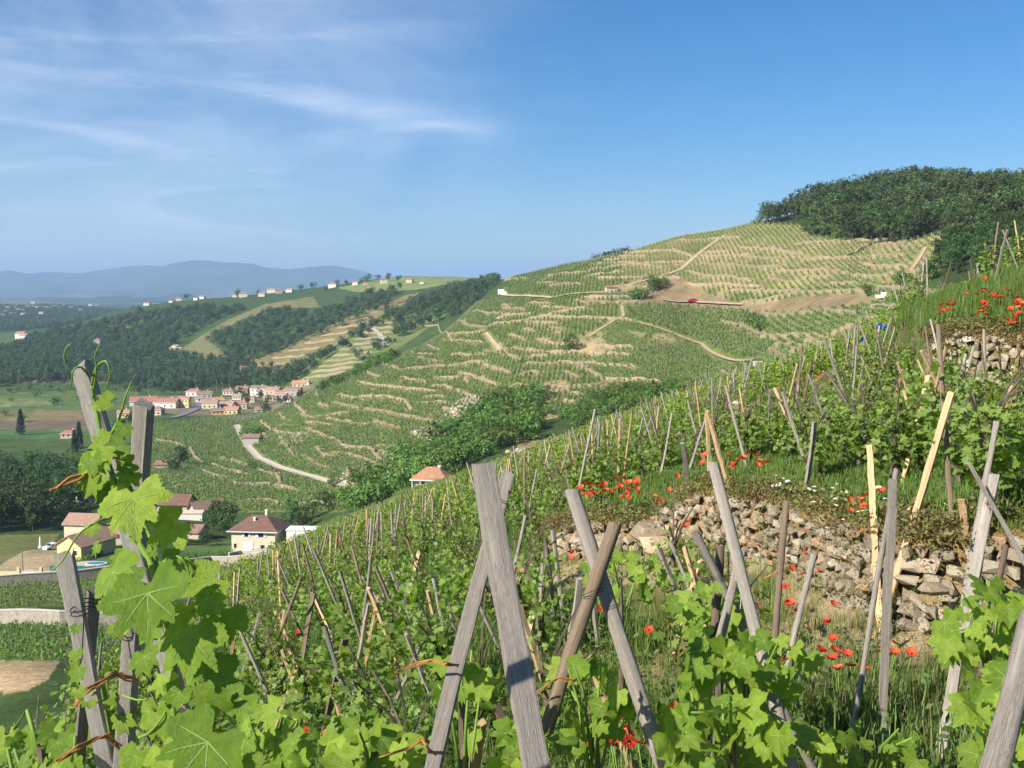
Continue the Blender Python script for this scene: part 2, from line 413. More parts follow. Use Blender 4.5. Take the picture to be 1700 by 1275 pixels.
# ------------------------------------------------------------------ land cover (what grows or lies where), traced as areas on the ground
VINEYARD = [(250,706),(430,686),(470,674),(530,646),(668,594),(690,560),(742,520),(830,492),(850,462),(1000,427),(1130,393),(1250,371),(1330,374),(1345,392),(1445,404),(1510,400),(1580,384),(1556,440),(1502,478),
            (1490,500),(1620,480),(1640,500),(1500,560),(1300,610),(1150,646),(1010,642),(950,690),(900,690),(850,640),(830,640),(745,700),(690,745),(640,800),(590,806),(572,850),(390,850),(290,832),(250,790)]
SCRUB = [(1040,496),(1085,464),(1128,460),(1180,490),(1236,506),(1330,494),(1430,488),(1470,500),(1400,512),(1300,520),(1240,516),(1100,506)]
SLOPE2A = [(395,606),(470,580),(560,534),(640,500),(700,484),(668,506),(600,545),(540,585),(470,618),(420,626)]
SLOPE2B = [(480,640),(500,606),(540,590),(600,548),(640,522),(690,520),(742,520),(690,560),(640,592),(560,622),(510,650)]
SLOPE2C = [(285,590),(330,560),(380,530),(440,505),(520,492),(530,510),(470,512),(400,530),(345,565),(372,585),(368,615),(330,612)]
SLOPE2D = [(140,545),(200,528),(260,528),(200,548)]
HILLCAP = [(560,478),(640,462),(720,456),(790,462),(700,480),(600,486)]
WOOD_TOP = [(1268,372),(1300,330),(1500,300),(1800,300),(1800,470),(1560,470),(1582,384),(1505,402),(1445,404),(1345,392),(1330,374)]
V_FIELDS = [([(-40,616),(180,613),(240,622),(180,636),(-40,640)], (0.32,0.27,0.15)),
            ([(-40,650),(230,648),(225,682),(-40,682)], (0.11,0.16,0.05)),
            ([(-40,664),(70,662),(90,672),(-40,678)], (0.20,0.22,0.09)),
            ([(-40,682),(180,680),(175,698),(-40,700)], (0.22,0.18,0.09)),
            ([(-40,698),(172,697),(150,714),(-40,714)], (0.16,0.125,0.09)),
            ([(-40,714),(150,714),(140,728),(-40,728)], (0.08,0.16,0.05)),
            ([(-60,890),(98,886),(70,930),(-60,960)], (0.15,0.17,0.06)),
            ([(-40,960),(40,915),(108,905),(112,948),(60,958)], (0.42,0.33,0.21)),
            ([(110,905),(215,880),(225,935),(115,945)], (0.09,0.15,0.04)),
            ([(-60,972),(480,922),(520,960),(420,985),(-60,1016)], (0.17,0.17,0.065)),
            ([(-60,1038),(250,1040),(200,1100),(-60,1098)], (0.10,0.16,0.045)),
            ([(-60,1098),(100,1096),(80,1128),(40,1150),(-60,1150)], (0.36,0.27,0.16)),
            ([(300,905),(390,895),(400,925),(300,935)], (0.10,0.16,0.045)),
            ([(860,728),(1020,715),(1060,760),(860,770)], (0.26,0.22,0.11)),
            ([(640,800),(720,770),(800,790),(760,830)], (0.12,0.17,0.05))]
VILLAGE = [(215,675),(260,655),(330,650),(420,625),(520,632),(525,645),(440,688),(300,690)]
WALLS = [  # terrace walls of the main hill
 [(656,611),(662,615),(712,610),(760,607),(787,602),(807,601)],[(592,635),(625,642),(675,647),(727,651)],[(560,656),(590,662)],[(595,660),(637,659),(672,666),(685,684)],
 [(607,679),(640,685),(662,691),(692,696),(730,702)],[(500,690),(520,695),(545,690),(582,685)],[(542,695),(562,700),(582,702),(612,704)],[(507,702),(532,704),(550,707)],
 [(622,699),(640,707),(662,714)],[(662,627),(680,630),(707,635)],[(722,627),(750,629),(772,622),(776,637)],[(717,641),(740,642),(752,649)],[(697,662),(725,659),(742,660)],
 [(695,670),(725,669),(752,670)],[(670,586),(685,589),(725,590)],[(750,589),(785,591)],[(720,565),(750,567),(797,569)],[(550,727),(577,744),(615,745),(632,767)],
 [(547,752),(575,754),(600,762),(620,772)],[(525,742),(535,755),(550,760)],[(500,757),(522,770),(547,780)],[(625,742),(682,742)],[(630,750),(640,755),(670,755)],
 [(259,732),(312,744)],[(314,744),(325,762),(340,772)],[(360,761),(390,767),(420,777)],[(350,771),(375,781),(412,789)],[(332,781),(350,790),(380,796)],[(429,782),(455,790)],
 [(287,810),(360,807),(387,804),(445,806),(495,815)],[(397,834),(437,831),(465,837)],[(495,836),(537,837),(572,839)],[(455,717),(487,722),(507,720)],
 [(875,505),(915,506)],[(785,517),(810,522),(830,521)],[(825,529),(885,522)],[(815,540),(855,536),(900,527),(965,512)],[(955,499),(977,507)],[(700,541),(727,540),(775,539)],
 [(745,557),(775,555),(807,549)],[(827,572),(840,585)],[(847,557),(872,565)],[(870,546),(890,552)],[(912,545),(935,547)],[(890,564),(912,564)],[(932,564),(957,566)],[(797,585),(817,586)],
 [(845,590),(860,597)],[(872,605),(920,605)],[(880,592),(910,591)],[(865,620),(900,620)],[(925,600),(950,605),(980,617),(1000,630)],[(937,617),(962,630)],[(895,647),(937,642),(995,640),(1025,632)],
 [(935,654),(970,656)],[(932,665),(955,672),(975,661)],[(907,459),(950,456),(1000,445)],[(912,475),(965,472)],[(970,460),(1037,452)],[(1000,434),(1032,432)],[(1050,440),(1087,442)],[(917,450),(932,447)],
 [(1000,432),(1042,420),(1112,415),(1150,427)],[(1000,447),(1050,440),(1090,445),(1135,440)],[(1025,475),(1120,455)],[(1165,420),(1212,417)],[(1225,412),(1275,415),(1312,420),(1350,430),(1397,432)],
 [(1232,427),(1312,430)],[(1160,437),(1225,442),(1300,442)],[(1140,450),(1200,460),(1250,467)],[(1287,452),(1375,450)],[(1275,462),(1310,470)],[(1140,470),(1262,475)],[(1332,462),(1385,460)],
 [(1232,501),(1282,497),(1325,487),(1425,485),(1460,484)],[(1245,517),(1350,520)],[(1195,535),(1232,540),(1265,557)],[(1282,575),(1322,572)],[(1265,560),(1350,557)],
 [(1275,410),(1325,425)],[(1400,430),(1450,402)],[(1425,437),(1505,442)],[(1375,450),(1500,452)],[(1495,484),(1557,486)],[(1000,631),(1150,643)]]
WALLS2 = []
for k in range(11):   # terraces of the two spurs behind, following their fall line from edge to edge
    t = k / 10
    WALLS2.append([(505 + 118 * t, 628 - 92 * t), (540 + 100 * t, 625 - 88 * t), (585 + 85 * t, 617 - 82 * t)])
for k in range(9):
    t = k / 8
    WALLS2.append([(425 + 215 * t, 608 - 100 * t), (455 + 205 * t, 606 - 102 * t), (485 + 190 * t, 603 - 103 * t)])
PATHS = [([(392,706),(400,722),(412,742),(430,762),(465,778),(520,793),(565,806),(596,812)], 3.2, 'pale gravel farm track curving down the lower hillside', (0.46,0.40,0.31)),
         ([(835,490),(860,493),(915,496),(950,489),(1000,487),(1030,482)], 2.6, 'tan dirt track along the hillside past the small hut', (0.44,0.35,0.23)),
         ([(1045,474),(1130,448),(1155,426),(1205,391)], 2.2, 'tan footpath climbing diagonally to the ridge', (0.42,0.33,0.21)),
         ([(1100,499),(1150,502),(1232,507)], 2.6, 'grey dirt road where the red car is parked', (0.36,0.29,0.20)),
         ([(977,560),(1035,525),(1032,508)], 1.6, 'narrow tan footpath between two vine plots', (0.36,0.30,0.18)),
         ([(1057,535),(1095,546),(1165,572),(1255,598)], 1.8, 'straight tan footpath down to the pale stone block', (0.36,0.29,0.18)),
         ([(805,554),(818,570),(828,584)], 2.4, 'steep bare path between terrace plots', (0.40,0.32,0.20)),
         ([(1500,466),(1520,440),(1537,411)], 1.4, 'thin tan path through the rows under the wood', (0.44,0.34,0.21)),
         ([(598,535),(612,545),(630,556),(640,575)], 5.0, 'pale hairpin road on the second spur', (0.42,0.40,0.36)),
         ([(285,694),(310,686),(333,674),(345,660)], 5.0, 'grey street entering the village', (0.20,0.20,0.21))]
def poly3(pts, step, d0=170.0, d1=6000.0):
    """photo polyline -> points on the landscape about `step` metres apart"""
    out = []
    for a, b in zip(pts[:-1], pts[1:]):
        ha = hitG(*a, d0, d1); hb = hitG(*b, d0, d1)
        if ha is None or hb is None: continue
        n = max(1, int((hb - ha).length / step))
        if (hb - ha).length > 400: continue
        for i in range(n):
            p = ha.lerp(hb, i / n); out.append(p)
        last = hb
    if not out: return None
    out.append(last)
    X = np.array([p.x for p in out]); Y = np.array([p.y for p in out]); Z = G(X, Y)
    return [Vector((x, y, z)) for x, y, z in zip(X, Y, Z)]
def seg_dist(x, y, pl):
    d = np.full(x.shape, 1e9)
    for a, b in zip(pl[:-1], pl[1:]):
        vx, vy = b.x - a.x, b.y - a.y; L = vx * vx + vy * vy + 1e-9
        t = np.clip(((x - a.x) * vx + (y - a.y) * vy) / L, 0, 1)
        d = np.minimum(d, np.hypot(x - a.x - t * vx, y - a.y - t * vy))
    return d
def near_lines(x, y, lines, rad):
    """True where a point lies within rad of any of the lines (with a bounding-box test first)"""
    out = np.zeros(x.shape, bool)
    for pl in lines:
        if not pl: continue
        xs = [p.x for p in pl]; ys = [p.y for p in pl]
        m = (x > min(xs) - rad) & (x < max(xs) + rad) & (y > min(ys) - rad) & (y < max(ys) + rad)
        i = m.nonzero()[0]
        if len(i): out[i] |= seg_dist(x[i], y[i], pl) < rad
    return out

WALL3 = [poly3(wl, 2.2) for wl in WALLS]; WALL3B = [poly3(wl, 6.0, 560) for wl in WALLS2]; PATH3 = [poly3(p[0], 4.0) for p in PATHS]
def contour(x, y, half, step=2.2):
    """a line of equal height through a point of the hill"""
    out = [Vector((x, y, 0))]
    for sg in (-1, 1):
        cx_, cy_ = x, y
        for _ in range(int(half / step)):
            gx = G1(cx_ + 2, cy_) - G1(cx_ - 2, cy_); gy = G1(cx_, cy_ + 2) - G1(cx_, cy_ - 2); L = math.hypot(gx, gy) + 1e-6
            tx, ty = -gy / L, gx / L
            if tx * sg < 0: tx, ty = -tx, -ty
            cx_ += tx * step; cy_ += ty * step
            out.insert(0, Vector((cx_, cy_, 0))) if sg < 0 else out.append(Vector((cx_, cy_, 0)))
    for p in out: p.z = G1(p.x, p.y)
    return out
_r = random.Random(17); _n = 0; _try = 0
while _n < 78 and _try < 900:
    _try += 1; a_ = (_r.uniform(430, 1540), _r.uniform(395, 800))
    if not inpoly(np.array([a_[0]]), np.array([a_[1]]), VINEYARD)[0] or inpoly(np.array([a_[0]]), np.array([a_[1]]), SCRUB)[0]: continue
    if inpoly(np.array([a_[0]]), np.array([a_[1]]), [(1035,505),(1240,515),(1300,600),(1150,640),(1000,600)])[0]: continue
    h_ = hitG(*a_)
    if h_ is None or h_.y > 600: continue
    if near_lines(np.array([h_.x]), np.array([h_.y]), WALL3 + PATH3, 5.0)[0]: continue
    WALL3.append(contour(h_.x, h_.y, _r.uniform(10, 30))); _n += 1

def cover(x, y, z):
    px, py = proj(x, y, z); c = np.tile(np.array((0.05, 0.085, 0.025)), (len(x), 1)).astype(float)   # woodland and scrub floor
    def put(m, col): c[m] = col
    far = y > 560
    put((y > 2200), (0.05, 0.085, 0.035))
    stripe = snoise(x / 160, y / 260, 31, 3)
    put((y > 3000) & (stripe > 0.25), (0.16, 0.17, 0.07)); put((y > 3000) & (stripe < -0.45), (0.10, 0.13, 0.05))
    put((z < -68) & (y > 330) & (y < 2000), (0.07, 0.11, 0.035))
    mh = (~far) & (y > 200) & inpoly(px, py, VINEYARD); put(mh, (0.15, 0.175, 0.06))
    n1 = snoise(x / 9, y / 14, 21, 4); n2 = snoise(x / 45, y / 60, 22, 3)
    def soft(m, v, lo, hi, col):
        k = np.clip((v - lo) / (hi - lo), 0, 1)[:, None] * m[:, None]; c[:] = c * (1 - k) + np.array(col) * k
    soft(mh, n1 + 0.55 * n2 + np.clip((px - 1000) / 2000, 0, .2), 0.45, 1.1, (0.36, 0.28, 0.16))
    soft(mh & (px > 1030) & (py < 480), n1, -0.9, 0.6, (0.31, 0.245, 0.135))
    put((~far) & inpoly(px, py, SCRUB), (0.24, 0.18, 0.11))
    w = near_lines(x, y, WALL3, 1.7) & (y < 620); put(w & (snoise(x / 4, y / 4, 9, 2) > -0.2), (0.30, 0.24, 0.14))
    put((~far) & (y > 200) & inpoly(px, py, WOOD_TOP), (0.04, 0.06, 0.02))
    for q, col in ((SLOPE2A, (0.20, 0.17, 0.075)), (SLOPE2B, (0.135, 0.17, 0.06)), (SLOPE2C, (0.17, 0.165, 0.075)), (SLOPE2D, (0.2, 0.18, 0.08)), (HILLCAP, (0.19, 0.23, 0.085))):
        put((y > 620) & (y < 1800) & inpoly(px, py, q), col)
    for q, col in V_FIELDS: put((y > 90) & inpoly(px, py, q), col)
    vf = (z < -66) & (y > 430) & (y < 900) & (px < 330); rowp = 0.5 + 0.5 * np.sin((x * 0.94 + y * 0.34) * 0.55); k = (vf & (snoise(x / 60, y / 60, 61, 2) > -0.2))[:, None] * (0.30 * rowp)[:, None]; c[:] = c * (1 - k) + np.array((0.05, 0.10, 0.03)) * k
    put((y > 500) & (y < 720) & inpoly(px, py, VILLAGE), (0.19, 0.17, 0.11))
    return c
m_land, n, b = new_mat('landscape_ground')
at = node(n, 'ShaderNodeAttribute', attribute_name='cover')
f1 = nz(n, 0.09, 6, 0.68); f2 = nz(n, 0.9, 5, 0.7)
c = mixc2(n, 1.0, at.outputs['Color'], ramp(n, f1, [(0.3, (0.62, 0.68, 0.6)), (0.7, (1.35, 1.3, 1.25))]), 'MULTIPLY')
c = mixc2(n, 1.0, c, ramp(n, f2, [(0.25, (0.6, 0.66, 0.6)), (0.75, (1.4, 1.32, 1.3))]), 'MULTIPLY')
link(n, c, b.inputs['Base Color']); b.inputs['Roughness'].default_value = 0.95; b.inputs['Specular IOR Level'].default_value = 0.1
bump(n, b, f2, 0.6, 0.5)
us = np.concatenate([np.linspace(-1.0, -0.56, 45)[:-1], np.linspace(-0.56, 0.56, 640), np.linspace(0.56, 1.0, 45)[1:]])
ds = np.concatenate([np.exp(np.linspace(math.log(58), math.log(200), 90))[:-1], np.exp(np.linspace(math.log(200), math.log(1700), 400))[:-1], np.exp(np.linspace(math.log(1700), math.log(26000), 90))])
land = mesh_obj('terrain', grid_mesh('terrain', us, ds, G, [m_land], cover)); tag(land, kind='structure')

# far mountain range, three overlapping ranges of real depth
m_mtn = m_noise('mountain_woods', [(0.35, (0.02, 0.04, 0.022)), (0.55, (0.05, 0.08, 0.04)), (0.7, (0.10, 0.12, 0.06))], 0.0014, detail=8, bmp=0.6, bd=60)
def mountain(name, sky_pts, d, depth, seed):
    pxs = np.array([a[0] for a in sky_pts]); pys = np.array([a[1] for a in sky_pts])
    us_ = np.linspace(-0.95, 0.9, 420); rows = np.linspace(-1, 1, 40)
    D_ = d + rows * depth
    tops = np.interp(us_ * F + CX, pxs, pys)
    hz = np.array([P(850, t, d).z for t in tops])
    U_, DD = np.meshgrid(us_, D_); X = U_ * d + 0 * DD; Y = DD
    T = np.abs(np.meshgrid(us_, rows)[1])
    prof = np.cos(np.clip(T, 0, 1) * math.pi / 2) ** 1.3
    Z = -90 + (np.tile(hz, (len(rows), 1)) + 90) * prof
    Z = Z + snoise(X / (d * .035), Y / (d * .035), seed, 5) * d * 0.0042 * np.clip((T - .10) * 3, 0, 1) * 2.0 * (prof > 0.02)
    nr, nc = X.shape; ii = np.arange(nr * nc).reshape(nr, nc)
    q = np.column_stack([ii[:-1, :-1].ravel(), ii[:-1, 1:].ravel(), ii[1:, 1:].ravel(), ii[1:, :-1].ravel()])
    me = bpy.data.meshes.new(name); me.from_pydata(np.column_stack([X.ravel(), Y.ravel(), Z.ravel()]).tolist(), [], q.tolist()); me.materials.append(m_mtn)
    me.polygons.foreach_set('use_smooth', np.ones(len(q), bool)); me.update()
    return tag(mesh_obj(name, me), kind='structure')
SKYL = [(-900,470),(-300,462),(-60,468),(0,464),(40,461),(105,452),(130,454),(150,460),(175,455),(200,448),(240,442),(262,441),(300,445),(330,444),(380,437),(400,438),(430,443),(460,445),(500,449),(530,444),(560,441),(590,447),(625,459),(680,468),(760,476),(1700,476),(2600,476)]
mountain('mountain_range', SKYL, 13500.0, 4200.0, 41)
mountain('mountain_foothills', [(-900,486),(0,485),(120,478),(200,486),(300,479),(420,470),(520,473),(600,468),(680,478),(800,484),(2600,486)], 10500.0, 1500.0, 42)
mountain('low_hills', [(-900,499),(0,498),(60,500),(110,494),(160,498),(230,497),(300,499),(400,500),(2600,500)], 6200.0, 700.0, 43)

# ------------------------------------------------------------------ haze over the whole valley
hz_b = MB(); hz_b.box(-24000, 24000, -300, 27000, -100, 460)
mh_, n, b = new_mat('haze'); n.nodes.remove(b)
pv = node(n, 'ShaderNodeVolumePrincipled'); pv.inputs['Color'].default_value = (0.41, 0.60, 0.91, 1); pv.inputs['Density'].default_value = 0.000105
pv.inputs['Anisotropy'].default_value = 0.0
link(n, pv.outputs[0], n.nodes['Material Output'].inputs['Volume'])
tag(hz_b.build('haze', mh_), kind='stuff')
cy.volume_step_rate = 1.0; cy.volume_max_steps = 64

# ------------------------------------------------------------------ near slope ground
NCOV = None
def ncover(x, y, z):
    px, py = proj(x, y, z)
    n1 = snoise(x / 0.9, y / 0.9, 51, 4); n2 = snoise(x / 5, y / 5, 52, 3)
    c = np.tile(np.array((0.10, 0.12, 0.035)), (len(x), 1)).astype(float)
    k = np.clip((n1 + 0.5 * n2 + 0.1) / 0.7, 0, 1)[:, None]; c = c * (1 - k) + np.array((0.31, 0.22, 0.12)) * k
    iu = inpoly(x, y, REG_U); gr = iu & (y < 24) & (n1 < 0.9); c[gr] = c[gr] * .25 + np.array((0.075, 0.125, 0.03)) * .75
    dry = (near_lines(x, y, [wat], 0.55) & iu) | (near_lines(x, y, [wbt], 0.6) & inpoly(x, y, REG_T)); c[dry] = (0.22, 0.15, 0.06)
    fr = (~iu) & near_lines(x, y, [wab], 0.7); c[fr] = (0.34, 0.27, 0.16)
    return c
m_slope, n, b = new_mat('near_slope_soil')
at = node(n, 'ShaderNodeAttribute', attribute_name='cover')
f1 = nz(n, 2.2, 7, 0.7); f2 = nz(n, 24.0, 5, 0.7)
c = mixc2(n, 1.0, at.outputs['Color'], ramp(n, f1, [(0.3, (0.65, 0.68, 0.65)), (0.7, (1.3, 1.25, 1.2))]), 'MULTIPLY')
c = mixc2(n, 1.0, c, ramp(n, f2, [(0.25, (0.6, 0.62, 0.6)), (0.75, (1.35, 1.3, 1.28))]), 'MULTIPLY')
link(n, c, b.inputs['Base Color']); b.inputs['Roughness'].default_value = 0.95; b.inputs['Specular IOR Level'].default_value = 0.1
bump(n, b, f2, 0.7, 0.03)
us2 = np.concatenate([np.linspace(-1.5, -0.6, 60)[:-1], np.linspace(-0.6, 0.7, 480), np.linspace(0.7, 1.6, 60)[1:]])
ds2 = np.concatenate([np.linspace(0.25, 3, 20)[:-1], np.exp(np.linspace(math.log(3), math.log(26), 260))[:-1], np.exp(np.linspace(math.log(26), math.log(235), 130))])
slope = mesh_obj('hillside', grid_mesh('hillside', us2, ds2, N, [m_slope], ncover)); tag(slope, kind='structure')
# ================================================================== plants: prototypes
LIB = {}
def lib_col(name, meshes):
    """prototypes for scattering, kept out of the scene itself"""
    c = bpy.data.collections.new(name)
    for i, me in enumerate(meshes):
        o = bpy.data.objects.new('%s_%02d' % (name, i), me); c.objects.link(o)
    return c
def scatter(name, pts, protos, sc, rz, label=None, cat=None, parent=None, tilt=None):
    """one object that repeats small plants over many points (geometry nodes)"""
    pts = np.asarray(pts, float); nP = len(pts)
    me = bpy.data.meshes.new(name); me.vertices.add(nP); me.vertices.foreach_set('co', pts.ravel())
    for an, arr in (('sc', sc), ('rz', rz)):
        a = me.attributes.new(an, 'FLOAT', 'POINT'); a.data.foreach_set('value', np.asarray(arr, np.float32))
    a = me.attributes.new('tl', 'FLOAT', 'POINT'); a.data.foreach_set('value', np.asarray(tilt if tilt is not None else np.zeros(nP), np.float32))
    a = me.attributes.new('vi', 'INT', 'POINT'); a.data.foreach_set('value', nrng.integers(0, 1000, nP).astype(np.int32))
    o = mesh_obj(name, me, parent)
    c = lib_col('lib_' + name, protos)
    ng = bpy.data.node_groups.new('scatter_' + name, 'GeometryNodeTree')
    ng.interface.new_socket('Geometry', in_out='INPUT', socket_type='NodeSocketGeometry'); ng.interface.new_socket('Geometry', in_out='OUTPUT', socket_type='NodeSocketGeometry')
    gi = ng.nodes.new('NodeGroupInput'); go = ng.nodes.new('NodeGroupOutput')
    ip = ng.nodes.new('GeometryNodeInstanceOnPoints'); ci = ng.nodes.new('GeometryNodeCollectionInfo')
    ci.inputs['Collection'].default_value = c; ci.inputs['Separate Children'].default_value = True; ci.inputs['Reset Children'].default_value = True
    def named(nm, dt):
        x = ng.nodes.new('GeometryNodeInputNamedAttribute'); x.data_type = dt; x.inputs['Name'].default_value = nm; return x.outputs['Attribute']
    cb = ng.nodes.new('ShaderNodeCombineXYZ'); ng.links.new(named('rz', 'FLOAT'), cb.inputs[2]); ng.links.new(named('tl', 'FLOAT'), cb.inputs[0])
    ng.links.new(gi.outputs[0], ip.inputs['Points']); ng.links.new(ci.outputs[0], ip.inputs['Instance'])
    ip.inputs['Pick Instance'].default_value = True; ng.links.new(named('vi', 'INT'), ip.inputs['Instance Index'])
    ng.links.new(cb.outputs[0], ip.inputs['Rotation']); ng.links.new(named('sc', 'FLOAT'), ip.inputs['Scale'])
    ng.links.new(ip.outputs[0], go.inputs[0])
    md = o.modifiers.new('scatter', 'NODES'); md.node_group = ng
    tag(o, label, cat, None, 'stuff'); return o

def rdir(r, up=0.0):
    while True:
        v = Vector((r.uniform(-1, 1), r.uniform(-1, 1), r.uniform(-1, 1)))
        if 0.05 < v.length < 1: break
    v.normalize(); v.z += up; return v.normalized()
def quad(mb, p, nrm, s, r, m=0, c=None, asp=1.0):
    t = nrm.orthogonal().normalized(); a = r.uniform(0, 6.28); b = nrm.cross(t)
    e1 = t * math.cos(a) + b * math.sin(a); e2 = nrm.cross(e1)
    e1 = e1 * s; e2 = e2 * (s * asp)
    mb.add([tuple(p - e1), tuple(p - e2 * 0.8 + e1 * 0.15), tuple(p + e1), tuple(p + e2 * 0.8 + e1 * 0.1)], [(0, 1, 2, 3)], m, c)

m_bark = m_noise('bark', [(0.3, (0.05, 0.04, 0.03)), (0.7, (0.14, 0.11, 0.08))], 3, bmp=0.4, sc=(4, 4, 0.8))
m_tree = m_leaf('tree_leaves', (0.03, 0.065, 0.015), (0.062, 0.12, 0.026), (0.12, 0.19, 0.045), 0.3, 0.6, 0.38)
m_oak = m_leaf('oak_leaves', (0.03, 0.06, 0.016), (0.065, 0.105, 0.03), (0.125, 0.16, 0.05), 0.25, 0.6, 0.4)
m_bush = m_leaf('bush_leaves', (0.065, 0.13, 0.022), (0.125, 0.225, 0.04), (0.20, 0.30, 0.07), 0.28, 0.6, 0.25)
m_conif = m_leaf('conifer_needles', (0.012, 0.03, 0.014), (0.022, 0.05, 0.022), (0.04, 0.075, 0.03), 0.1, 0.7, 0.15)
m_poplar = m_leaf('riverside_leaves', (0.045, 0.085, 0.035), (0.08, 0.135, 0.05), (0.14, 0.20, 0.085), 0.2, 0.6, 0.25)
def crown_mesh(name, seed, h, w, z0, nclump, per, leaf, mat, shape='round'):
    r = random.Random(seed); mb = MB()
    lobes = [(Vector((r.uniform(-.30, .30) * w, r.uniform(-.30, .30) * w, z0 + (h - z0) * r.uniform(0.25, 0.8))), r.uniform(0.26, 0.42)) for _ in range(7)]
    for k in range(nclump):
        if shape == 'tall':
            t = r.uniform(0, 1); rad = w * 0.5 * math.sin(math.pi * min(0.97, 0.14 + 0.86 * t)) ** 0.7; a = r.uniform(0, 6.28); q = math.sqrt(r.uniform(0.2, 1))
            c = Vector((math.cos(a) * rad * q, math.sin(a) * rad * q, z0 + (h - z0) * t)); out = Vector((c.x, c.y, 0.3 * h * (t - .3)))
        elif shape == 'cone':
            t = r.uniform(0, 1); rad = w * 0.5 * (1 - t) ** 0.9 * (0.75 + 0.25 * math.sin(t * 60)); a = r.uniform(0, 6.28)
            c = Vector((math.cos(a) * rad, math.sin(a) * rad, z0 + (h - z0) * t)); out = Vector((c.x, c.y, 0.2))
        else:
            lc, lr = r.choice(lobes); dr = rdir(r, 0.25); q = r.uniform(0.55, 1.05)
            c = lc + Vector((dr.x * lr * w * q, dr.y * lr * w * q, dr.z * lr * (h - z0) * 0.8 * q)); out = c - Vector((0, 0, z0 + (h - z0) * 0.4))
        if out.length < 1e-3: out = Vector((0, 0, 1))
        out.normalize(); cs = leaf * r.uniform(1.6, 3.0); tn = r.gauss(0.5, 0.2)
        for j in range(per):
            p = c + rdir(r) * cs * r.uniform(0.2, 1.0)
            nr = (out * 0.8 + rdir(r, 0.35) * 0.9)
            quad(mb, p, nr.normalized(), leaf * r.uniform(0.55, 1.15), r, 0, min(1, max(0, tn + r.gauss(0, 0.16))), 0.8)
    return mb.mesh(name, mat)
def trunk_mesh(name, seed, h, z1, rad, w):
    r = random.Random(seed + 99); mb = MB(); b = Vector((r.uniform(-.06, .06) * h, r.uniform(-.06, .06) * h, 0))
    mb.tube([(0, 0, -0.5), b * 0.2 + Vector((0, 0, z1 * 0.5)), b * 0.6 + Vector((0, 0, z1)), b + Vector((0, 0, h * 0.82))], [rad * 1.3, rad, rad * 0.8, rad * 0.15], 6)
    for k in range(6):
        a = k * 1.05 + r.uniform(-.4, .4); s = Vector((0, 0, z1 * r.uniform(0.8, 1.3))); e = Vector((math.cos(a) * w * 0.36, math.sin(a) * w * 0.36, h * r.uniform(0.5, 0.8)))
        mb.tube([s, s.lerp(e, 0.5) + Vector((0, 0, -0.04 * h)), e], [rad * 0.5, rad * 0.3, rad * 0.08], 4)
    return mb.mesh(name, m_bark)
TREES = {}
def tree_kind(key, n, h, w, z0, nclump, per, leaf, mat, shape='round', rad=0.16):
    TREES[key] = [(crown_mesh('crown', 100 + hash_(key) + i, h * (1 + .0 * i), w * (0.88 + 0.06 * (i % 4)), z0, nclump, per, leaf, mat, shape), trunk_mesh('trunk', 10 + i + hash_(key), h, max(z0 * 1.3, 0.5), rad, w)) for i in range(n)]
def hash_(s): return sum(ord(ch) * (i + 3) for i, ch in enumerate(s)) % 1000
tree_kind('oak', 6, 10, 9, 1.8, 85, 10, 0.42, m_oak)
tree_kind('broad', 6, 11, 9, 1.6, 130, 13, 0.36, m_tree)
tree_kind('bush', 5, 3.6, 4.6, 0.1, 80, 10, 0.22, m_bush, rad=0.06)
tree_kind('conifer', 2, 13, 5.5, 0.8, 260, 8, 0.36, m_conif, 'cone')
tree_kind('farwood', 5, 11, 10, 1.2, 95, 11, 0.46, m_poplar)
tree_kind('poplar', 3, 15, 6.5, 0.8, 90, 10, 0.5, m_poplar, 'tall')
def tree(key, p, s, name, label, group=None, cat='tree', sq=1.0):
    cr, tr = rng.choice(TREES[key])
    e = empty(name, p, rng.uniform(0, 6.28)); e.scale = (s, s, s * sq)
    mesh_obj('trunk' if key != 'bush' else 'stem', tr, e); mesh_obj('crown' if key != 'bush' else 'foliage', cr, e)
    tag(e, label, cat, group); return e
def sample_world(poly, d0, d1, spacing, u0=-0.6, u1=0.6, jit=0.45, field=G):
    """jittered world grid inside an area outlined in the photo"""
    us_ = [(a[0] - CX) / F for a in poly]; u0 = max(u0, min(us_) - 0.01); u1 = min(u1, max(us_) + 0.01)
    ys = np.arange(d0, d1, spacing); xs = np.arange(min(u0 * d0, u0 * d1), max(u1 * d1, u1 * d0), spacing)
    X, Y = np.meshgrid(xs, ys); X = X.ravel(); Y = Y.ravel(); k = (X > u0 * Y) & (X < u1 * Y); X = X[k]; Y = Y[k]
    X = X + nrng.uniform(-jit, jit, X.size) * spacing; Y = Y + nrng.uniform(-jit, jit, Y.size) * spacing
    Z = field(X, Y); px, py = proj(X, Y, Z); k = inpoly(px, py, poly)
    return np.column_stack([X[k], Y[k], Z[k]])

# ------------------------------------------------------------------ woods and trees in the landscape
FAR_WOODS = [[(20,575),(60,548),(150,532),(220,513),(300,503),(410,502),(345,528),(300,556),(262,590),(280,612),(180,612),(40,612)],
             [(338,562),(395,532),(440,508),(520,514),(545,505),(600,484),(665,470),(640,500),(560,534),(470,580),(400,604),(372,606),(372,584)],
             [(655,545),(640,522),(668,506),(700,484),(760,470),(826,456),(832,480),(770,512),(742,522),(690,540),(600,600),(585,600)],
             [(470,618),(540,585),(640,512),(660,514),(600,552),(540,592),(490,640),(420,640),(400,622)]]
FAR_WOODS = [[(x_, y_ + (11 if y_ < 560 else 4)) for x_, y_ in q] for q in FAR_WOODS]
FAR2 = [[(-60,560),(0,512),(120,512),(240,520),(140,540),(60,555),(0,580)]]
pts = np.vstack([sample_world(q, 740, 1800, 8.6) for q in FAR_WOODS])
